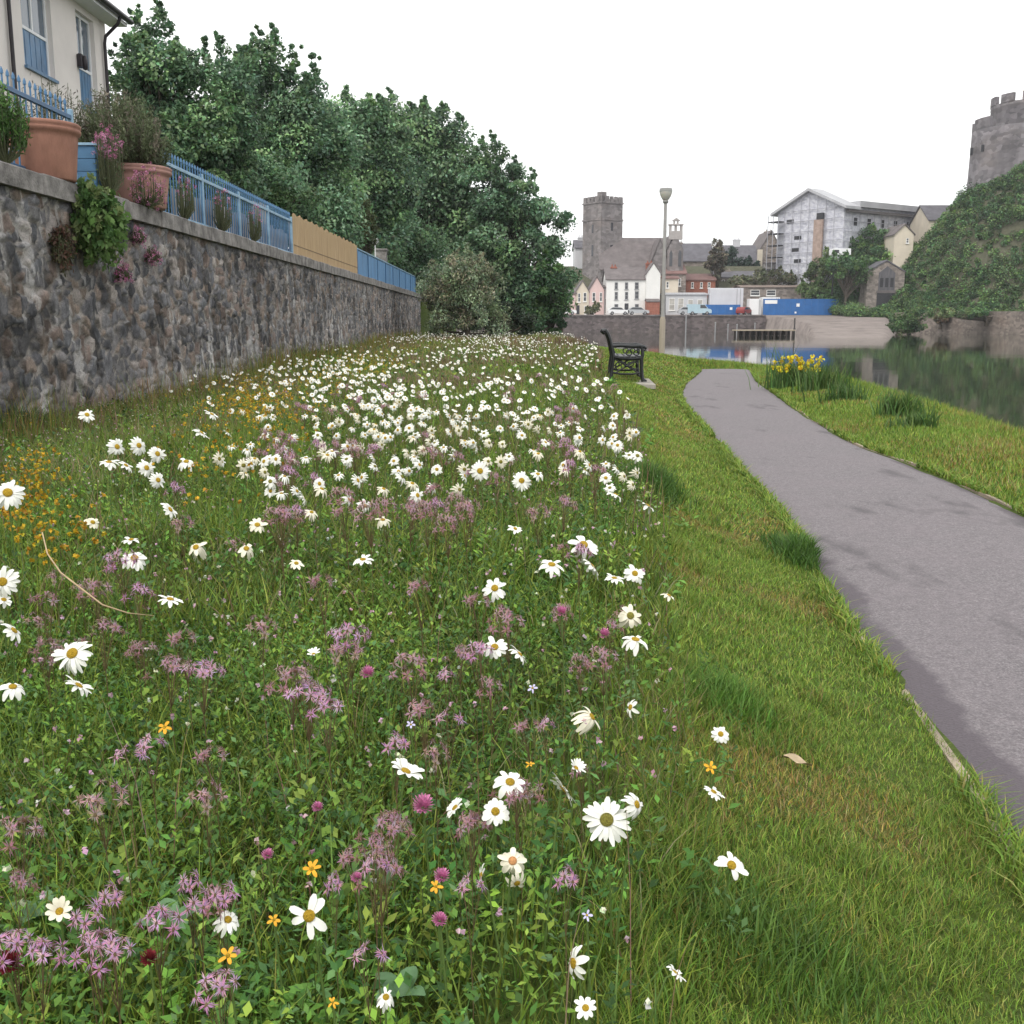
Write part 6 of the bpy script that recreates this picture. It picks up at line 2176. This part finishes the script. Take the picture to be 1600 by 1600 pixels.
def car(name, label, u, D, m, L=4.1, kind='hatch', rz=0, hs=1.0):
    c = P(u, 490, D)
    root = empty(name, (c.x, D, QUAY_Z + .0), label, 'van' if kind == 'van' else 'car', 'vehicles parked on the quay', rz)
    prof = {'hatch': [(-.5, .3), (.5, .3), (.5, .72), (.46, .86), (.28, .95), (.12, 1.42), (-.30, 1.46), (-.46, 1.05), (-.5, .8)],
            'van': [(-.5, .3), (.5, .3), (.5, .85), (.46, 1.05), (.33, 1.2), (.22, 1.95), (-.47, 2.0), (-.5, 1.9)]}[kind]
    mb = MB(); mb.prism([(a * L, b_ * hs) for a, b_ in prof], 'y', -.85, .85); mb.build('body', m, root)
    gl_ = {'hatch': [(.25, .97), (.11, 1.36), (-.28, 1.40), (-.42, 1.02)], 'van': [(.31, 1.22), (.21, 1.85), (.02, 1.85), (.02, 1.22)]}[kind]
    mb = MB(); mb.prism([(a * L, b_ * hs) for a, b_ in gl_], 'y', -.87, .87); mb.build('side_windows', m_win, root)
    for fx in (-.30, .31):
        for sy in (-1, 1):
            mb = MB(); mb.tube([(fx * L, sy * .70, .32), (fx * L, sy * .88, .32)], .32, 14)
            wh = mb.build('wheel', m_dark, root)
            mb = MB(); mb.tube([(fx * L, sy * .881, .32), (fx * L, sy * .90, .32)], .19, 10); mb.build('rim', m_greym, wh)
    for sy in (-.6, .6):
        mb = MB(); mb.box(.495 * L, .503 * L, sy - .16, sy + .16, .62, .78); mb.build('headlight', m_hut, root)


m_silver = mat('silver_car_paint', (.45, .46, .48), .3, .05, 2, metal=.3)
m_redp = mat('dark_red_car_paint', (.22, .03, .03), .3, .05, 2)
m_lblue = mat('pale_blue_van_paint', (.42, .55, .62), .35, .05, 2)
car('parked_car', 'silver car parked on the quay left of the pale blue van', 1076, 206.2, m_silver)
car('parked_van', 'pale blue white van parked at the left end of the shorter hoarding', 1092, 206, m_lblue, 4.6, 'van')
car('parked_car', 'dark red car between the two blue hoardings', 1163, 206, m_redp, 3.9, rz=.9)
car('parked_car', 'white car parked in front of the white three storey house', 966, 206.4, m_hut)
car('parked_car', 'white car parked left of the pink cottages on the quay', 884, 206.4, m_hut)
car('parked_car', 'silver car parked in front of the right half of white house', 997, 206.4, m_silver)

# ---- boathouse
house_at('boathouse', 'ruined stone boathouse with slate roof and dark doorway at the foot of castle slope', 202, 1356, 1414, 492, 425, 408, 9, m_rub, m_slate2, 'front', cat='boathouse', base_z=3.0, over=.15)
bh = [o for o in bpy.data.objects if o.name == 'boathouse'][0]
wb = P(1414, 425, 202).x - P(1356, 425, 202).x
hb = P(1385, 425, 202).z - 3.0
mb = MB(); mb.box(wb * .28, wb * .76, -.08, -.003, -1.5, hb * .50); mb.build('doorway', m_dark, bh)
mb = MB(); mb.prism([(wb * .30, hb * .56), (wb * .74, hb * .56), (wb * .74, hb * .98), (wb * .52, hb * 1.14), (wb * .30, hb * .98)], 'y', -.12, -.003); mb.build('boarding', mat('dark_weathered_boarding', (.115, .11, .12), .85, .3, 2, stretch=(3, 1, .3)), bh)
for x in (.38, .52, .66):
    mb = MB(); mb.box(wb * x - .3, wb * x + .3, -.16, -.123, hb * .64, hb * .86); mb.build('opening', m_dark, bh)
mb = MB(); mb.box(wb * .26, wb * .78, -.14, -.004, hb * .505, hb * .555); mb.build('lintel', m_slate3, bh)

# ================================================================== castle
ct = Vector((P(1518, 310, 207).x, 207, 0))
Rr = 9.6
ccx = ct.x + Rr - .3
castle = empty('castle_tower', (ccx, 207, 14), 'massive round grey castle tower with broken battlements on the ivy clad hill', 'castle')
zt = P(1535, 188, 200).z - 14
mb = MB()
mb.lathe([(Rr + .9, -2), (Rr + .35, 4), (Rr, 12), (Rr - .2, zt - 2.2), (Rr - .2, zt - .6), (Rr - .9, zt - .6), (Rr - .9, zt - 2), (.01, zt - 2)], 72, smooth=True)
drum = mb.build('drum', m_castle, castle)
nm_ = 9
for i in range(nm_):
    a = 2 * PI * i / nm_ + .25
    if i == 5: continue
    mb = MB(); hh = zt + 1.1 + .35 * math.sin(i * 2.1)
    mb.lathe([(Rr - .2, zt - .598), (Rr - .2, hh), (Rr - .85, hh), (Rr - .85, zt - .598)], 8, a0=a, a1=a + .52, smooth=False)
    n_ = len(mb.v) // 4
    mb.add([mb.v[0], mb.v[9], mb.v[18], mb.v[27]], [(0, 1, 2, 3)]); mb.add([mb.v[8], mb.v[17], mb.v[26], mb.v[35]], [(3, 2, 1, 0)])
    mb.build('merlon', m_castle, castle)
for (u, v0, v1) in ((1549, 219, 231), (1557, 218, 229)):
    x = P(u, v0, 198.5).x - ccx
    y = -math.sqrt(max(0, Rr ** 2 - x * x))
    z1, z0 = P(u, v0, 198.5).z - 14, P(u, v1, 198.5).z - 14
    mb = MB(); mb.box(-.28, .28, -.05, .3, z0, z1, M=Matrix.Translation((x, y, 0)) @ Matrix.Rotation(math.atan2(y, x) + PI / 2, 4, 'Z'))
    mb.build('arrow_slit', m_dark, castle)
# taller keep rising behind it
kx = P(1583, 150, 214).x
keep = empty('castle_keep', (kx + 8, 222, 16), 'taller grey castle turret rising behind the round tower at the right edge', 'castle')
kz = P(1590, 150, 214).z - 16
mb = MB(); mb.lathe([(8.2, 0), (8, 12), (7.95, kz - 1), (8.0, kz - .9), (8.0, kz - .2), (7.3, kz - .2), (7.3, kz - 1.5), (.01, kz - 1.5)], 56); mb.build('drum', m_castle, keep)
for i in range(11):
    mb = MB(); a = 2 * PI * i / 11
    mb.lathe([(8.1, kz - .198), (8.1, kz + 1.4), (7.35, kz + 1.4), (7.35, kz - .198)], 8, a0=a, a1=a + .36, smooth=False)
    mb.add([mb.v[0], mb.v[9], mb.v[18], mb.v[27]], [(0, 1, 2, 3)]); mb.add([mb.v[8], mb.v[17], mb.v[26], mb.v[35]], [(3, 2, 1, 0)])
    mb.build('merlon', m_castle, keep)
# waterside wall under the castle
pts = [(P(1398, 505, 190)), P(1440, 505, 184), P(1520, 505, 172), P(1600, 505, 161), P(1720, 505, 148)]
mb = MB(); vs = []
tops = [489, 488, 487, 487, 487]
for p, tv in zip(pts, tops):
    zt_ = CAM_Z + (505 - tv) / F * p.y
    vs += [(p.x, p.y, -2.6), (p.x, p.y, zt_), (p.x + .5, p.y + 1.0, zt_), (p.x + .5, p.y + 1.0, -2.6)]
mb.add(vs, [(i * 4 + k, i * 4 + (k + 1) % 4, i * 4 + 4 + (k + 1) % 4, i * 4 + 4 + k) for i in range(4) for k in range(4)] + [(0, 1, 2, 3), (16, 19, 18, 17)])
tag(mb.build('waterside_wall', stone_far('waterside_rubble', (.235, .195, .17), 1.0, .35)), 'low brown rubble wall along the water under the castle slope', 'wall')

# ---- far vegetation
PAL_FAR = [(.095, .185, .075), (.13, .235, .085), (.065, .13, .06), (.17, .27, .09), (.11, .195, .085)]
PAL_FARL = [(.14, .21, .08), (.18, .24, .10), (.11, .175, .07)]
# ivy and scrub clothing the castle slope: one mass
def hill_pts(n):
    x = rng.uniform(62, 128, n); f = np.interp(x, [60, 75, 100, 150], [197, 188, 171, 150]); y = f + rng.uniform(.6, 27, n) * 1.0
    z = ground(x, y)
    return np.stack([x, y, z], -1)


c = hill_pts(5200)
bare = fbm(c[:, 0] * .12 + c[:, 2] * .1, c[:, 1] * .1 - c[:, 2] * .15, 141)
keepm = (c[:, 2] > 1.2) & (np.hypot(c[:, 0] - ccx, c[:, 1] - 207) > Rr + .8)
c = c[keepm]
lump = sm((fbm(c[:, 0] * .16, c[:, 1] * .16 + c[:, 2] * .16, 161) - .45) / .2)
rad = .5 + (.5 + 1.0 * lump) * rng.random(len(c)) ** 1.6
c[:, 2] += .7 * lump
c[:, 2] += rad * .35
ivy = clump_leaves(c, rad, 72, .33, PAL_FAR + PAL_FAR + PAL_FARL, .55, flat=.85, wl=.75)
structure(np_mesh('hillside_scrub', ivy[0], ivy[1], M_LEAF, col=ivy[2]), 'stuff')


def far_tree(label, D, lst, base_z, pal, ncl, per, size, crad, name='far_tree', cat='tree', dy=.9):
    e = ell_px(D, lst, dy)
    bx = float(np.mean([q[0][0] for q in e]))
    return make_tree(name, label, (bx, D, base_z), e, ncl, per, size, crad, pal, 10, cat=cat, group='trees and bushes on the far shore', shoot_len=.8, wl=.7, trunk_r=.3)


far_tree('pale green tree low behind the longer blue hoarding, left of the dark ivy bushes', 212, [(1285, 425, 26, 34), (1275, 455, 26, 20)], 3, PAL_FARL, 46, 110, .5, 1.3)
far_tree('dark green ivy covered bank of bushes behind right end of the blue hoarding', 210, [(1330, 440, 40, 45), (1345, 475, 36, 22), (1300, 470, 30, 22), (1375, 420, 32, 34)], 3, PAL_FAR, 110, 110, .5, 1.4, 'bush_bank', 'bushes')
far_tree('round green tree top in front of the scaffolded building', 214, [(1366, 378, 30, 22), (1385, 388, 24, 14), (1340, 388, 20, 12)], 9, PAL_FAR + PAL_FARL[:1], 60, 110, .45, 1.2)
far_tree('bushy green tree crown right under the small white cabin', 203, [(1322, 412, 26, 15), (1308, 425, 22, 16), (1340, 424, 22, 18)], 3, PAL_FAR, 46, 110, .42, 1.1)
far_tree('clipped green hedge line above the boathouse', 212, [(1390, 399, 30, 8), (1350, 402, 30, 9), (1440, 392, 20, 10)], 10, PAL_FARL, 40, 100, .45, 1.0, 'hedge', 'hedge')
far_tree('slim brownish grey tree between the slate roofed houses', 226, [(1122, 400, 12, 22), (1120, 415, 15, 16), (1125, 385, 8, 10)], 6, [(.16, .14, .10), (.13, .125, .09), (.18, .16, .115)], 36, 120, .4, .95)
far_tree('dark green tree to the left of the chimneyed slate house', 242, [(1145, 410, 16, 20), (1165, 420, 18, 14)], 8, [(.05, .085, .065), (.06, .10, .075)], 30, 100, .5, 1.2)
far_tree('dull green bushes above the shed roof on the slope', 220, [(1200, 432, 34, 9), (1165, 436, 26, 8), (1235, 436, 22, 8)], 5, [(.13, .15, .08), (.16, .165, .10), (.10, .12, .07)], 44, 90, .45, .9, 'bush_bank', 'bushes')
far_tree('green bush hanging over the waterside wall beside the boathouse', 158, [(1418, 502, 24, 11), (1440, 492, 24, 8), (1400, 511, 14, 9), (1425, 512, 16, 8)], -.3, PAL_FARL + PAL_FAR, 60, 110, .3, .7, 'bush', 'bush')
far_tree('bushy green growth under the boathouse doorway above the landing beach', 199, [(1376, 489, 12, 4), (1364, 491, 6, 3)], 2.5, PAL_FAR, 24, 90, .4, .7, 'bush', 'bush')
far_tree('low green bushes along the top of the waterside wall toward the right edge', 168, [(1535, 489, 30, 6), (1500, 490, 30, 7), (1590, 490, 26, 6)], 1, PAL_FAR + PAL_FARL, 54, 100, .3, .7, 'bush', 'bush')
far_tree('scrubby reddish bush at left end of the waterside wall', 178, [(1470, 496, 16, 7)], .5, [(.18, .13, .08), (.13, .13, .07)], 14, 80, .38, .7, 'bush', 'bush')
far_tree('shrub in front of the pink cottages on the quay', 207, [(928, 482, 10, 9), (922, 487, 10, 5)], 3, [(.15, .17, .09), (.18, .19, .11)], 14, 80, .35, .6, 'bush', 'bush')

# ================================================================== air
hm = bpy.data.materials.new('thin_haze'); hm.use_nodes = True
nt = hm.node_tree; nt.nodes.remove(nt.nodes['Principled BSDF'])
pv = nd(nt, 'ShaderNodeVolumePrincipled'); pv.inputs['Color'].default_value = (.93, .95, 1, 1); pv.inputs['Density'].default_value = .00025; pv.inputs['Anisotropy'].default_value = .2
nt.links.new(pv.outputs[0], nt.nodes['Material Output'].inputs['Volume'])
mb = MB(); mb.box(-950, 950, -60, 1550, -6, 75)
structure(mb.build('haze', hm), 'stuff')
# ================================================================== sky and light
w = bpy.data.worlds.new('World'); scene.world = w; w.use_nodes = True
nt = w.node_tree
bg = nt.nodes['Background']
SUN_EL, SUN_AZ = R(52), R(215)      # azimuth clockwise from +Y
sky = nd(nt, 'ShaderNodeTexSky', sky_type='NISHITA')
sky.sun_disc = False; sky.sun_elevation = SUN_EL; sky.sun_rotation = SUN_AZ; sky.dust_density = 4; sky.air_density = 1.5
hs = nd(nt, 'ShaderNodeHueSaturation'); hs.inputs['Saturation'].default_value = .18; hs.inputs['Value'].default_value = 1.0
nt.links.new(sky.outputs['Color'], hs.inputs['Color'])
tc = nd(nt, 'ShaderNodeTexCoord')
n_ = noise(nt, tc.outputs['Generated'], 1.6, 5)
cl_ = ramp(nt, n_, [(.30, (6.4, 6.9, 7.0)), (.45, (10.3, 10.5, 10.5)), (.65, (12, 12, 11.9))])
mx = mix(nt, .86, hs.outputs['Color'], cl_)
nt.links.new(mx, bg.inputs['Color'])
bg.inputs['Strength'].default_value = .1
sl = bpy.data.lights.new('sun', 'SUN'); sl.energy = 1.1; sl.angle = R(25); sl.color = (1, .95, .88)
so = bpy.data.objects.new('sun', sl); COL.objects.link(so)
dirv = Vector((math.sin(SUN_AZ) * math.cos(SUN_EL), math.cos(SUN_AZ) * math.cos(SUN_EL), math.sin(SUN_EL)))
so.rotation_euler = dirv.to_track_quat('Z', 'Y').to_euler()
so.location = (0, 0, 60)

scene.view_settings.view_transform = 'Standard'
scene.view_settings.look = 'None'
scene.view_settings.exposure = .58
scene.view_settings.gamma = 1
scene.cycles.max_bounces = 6
scene.cycles.transparent_max_bounces = 4
for o in VAR + []:
    if o.users == 0 or o.name not in COL.objects:
        pass
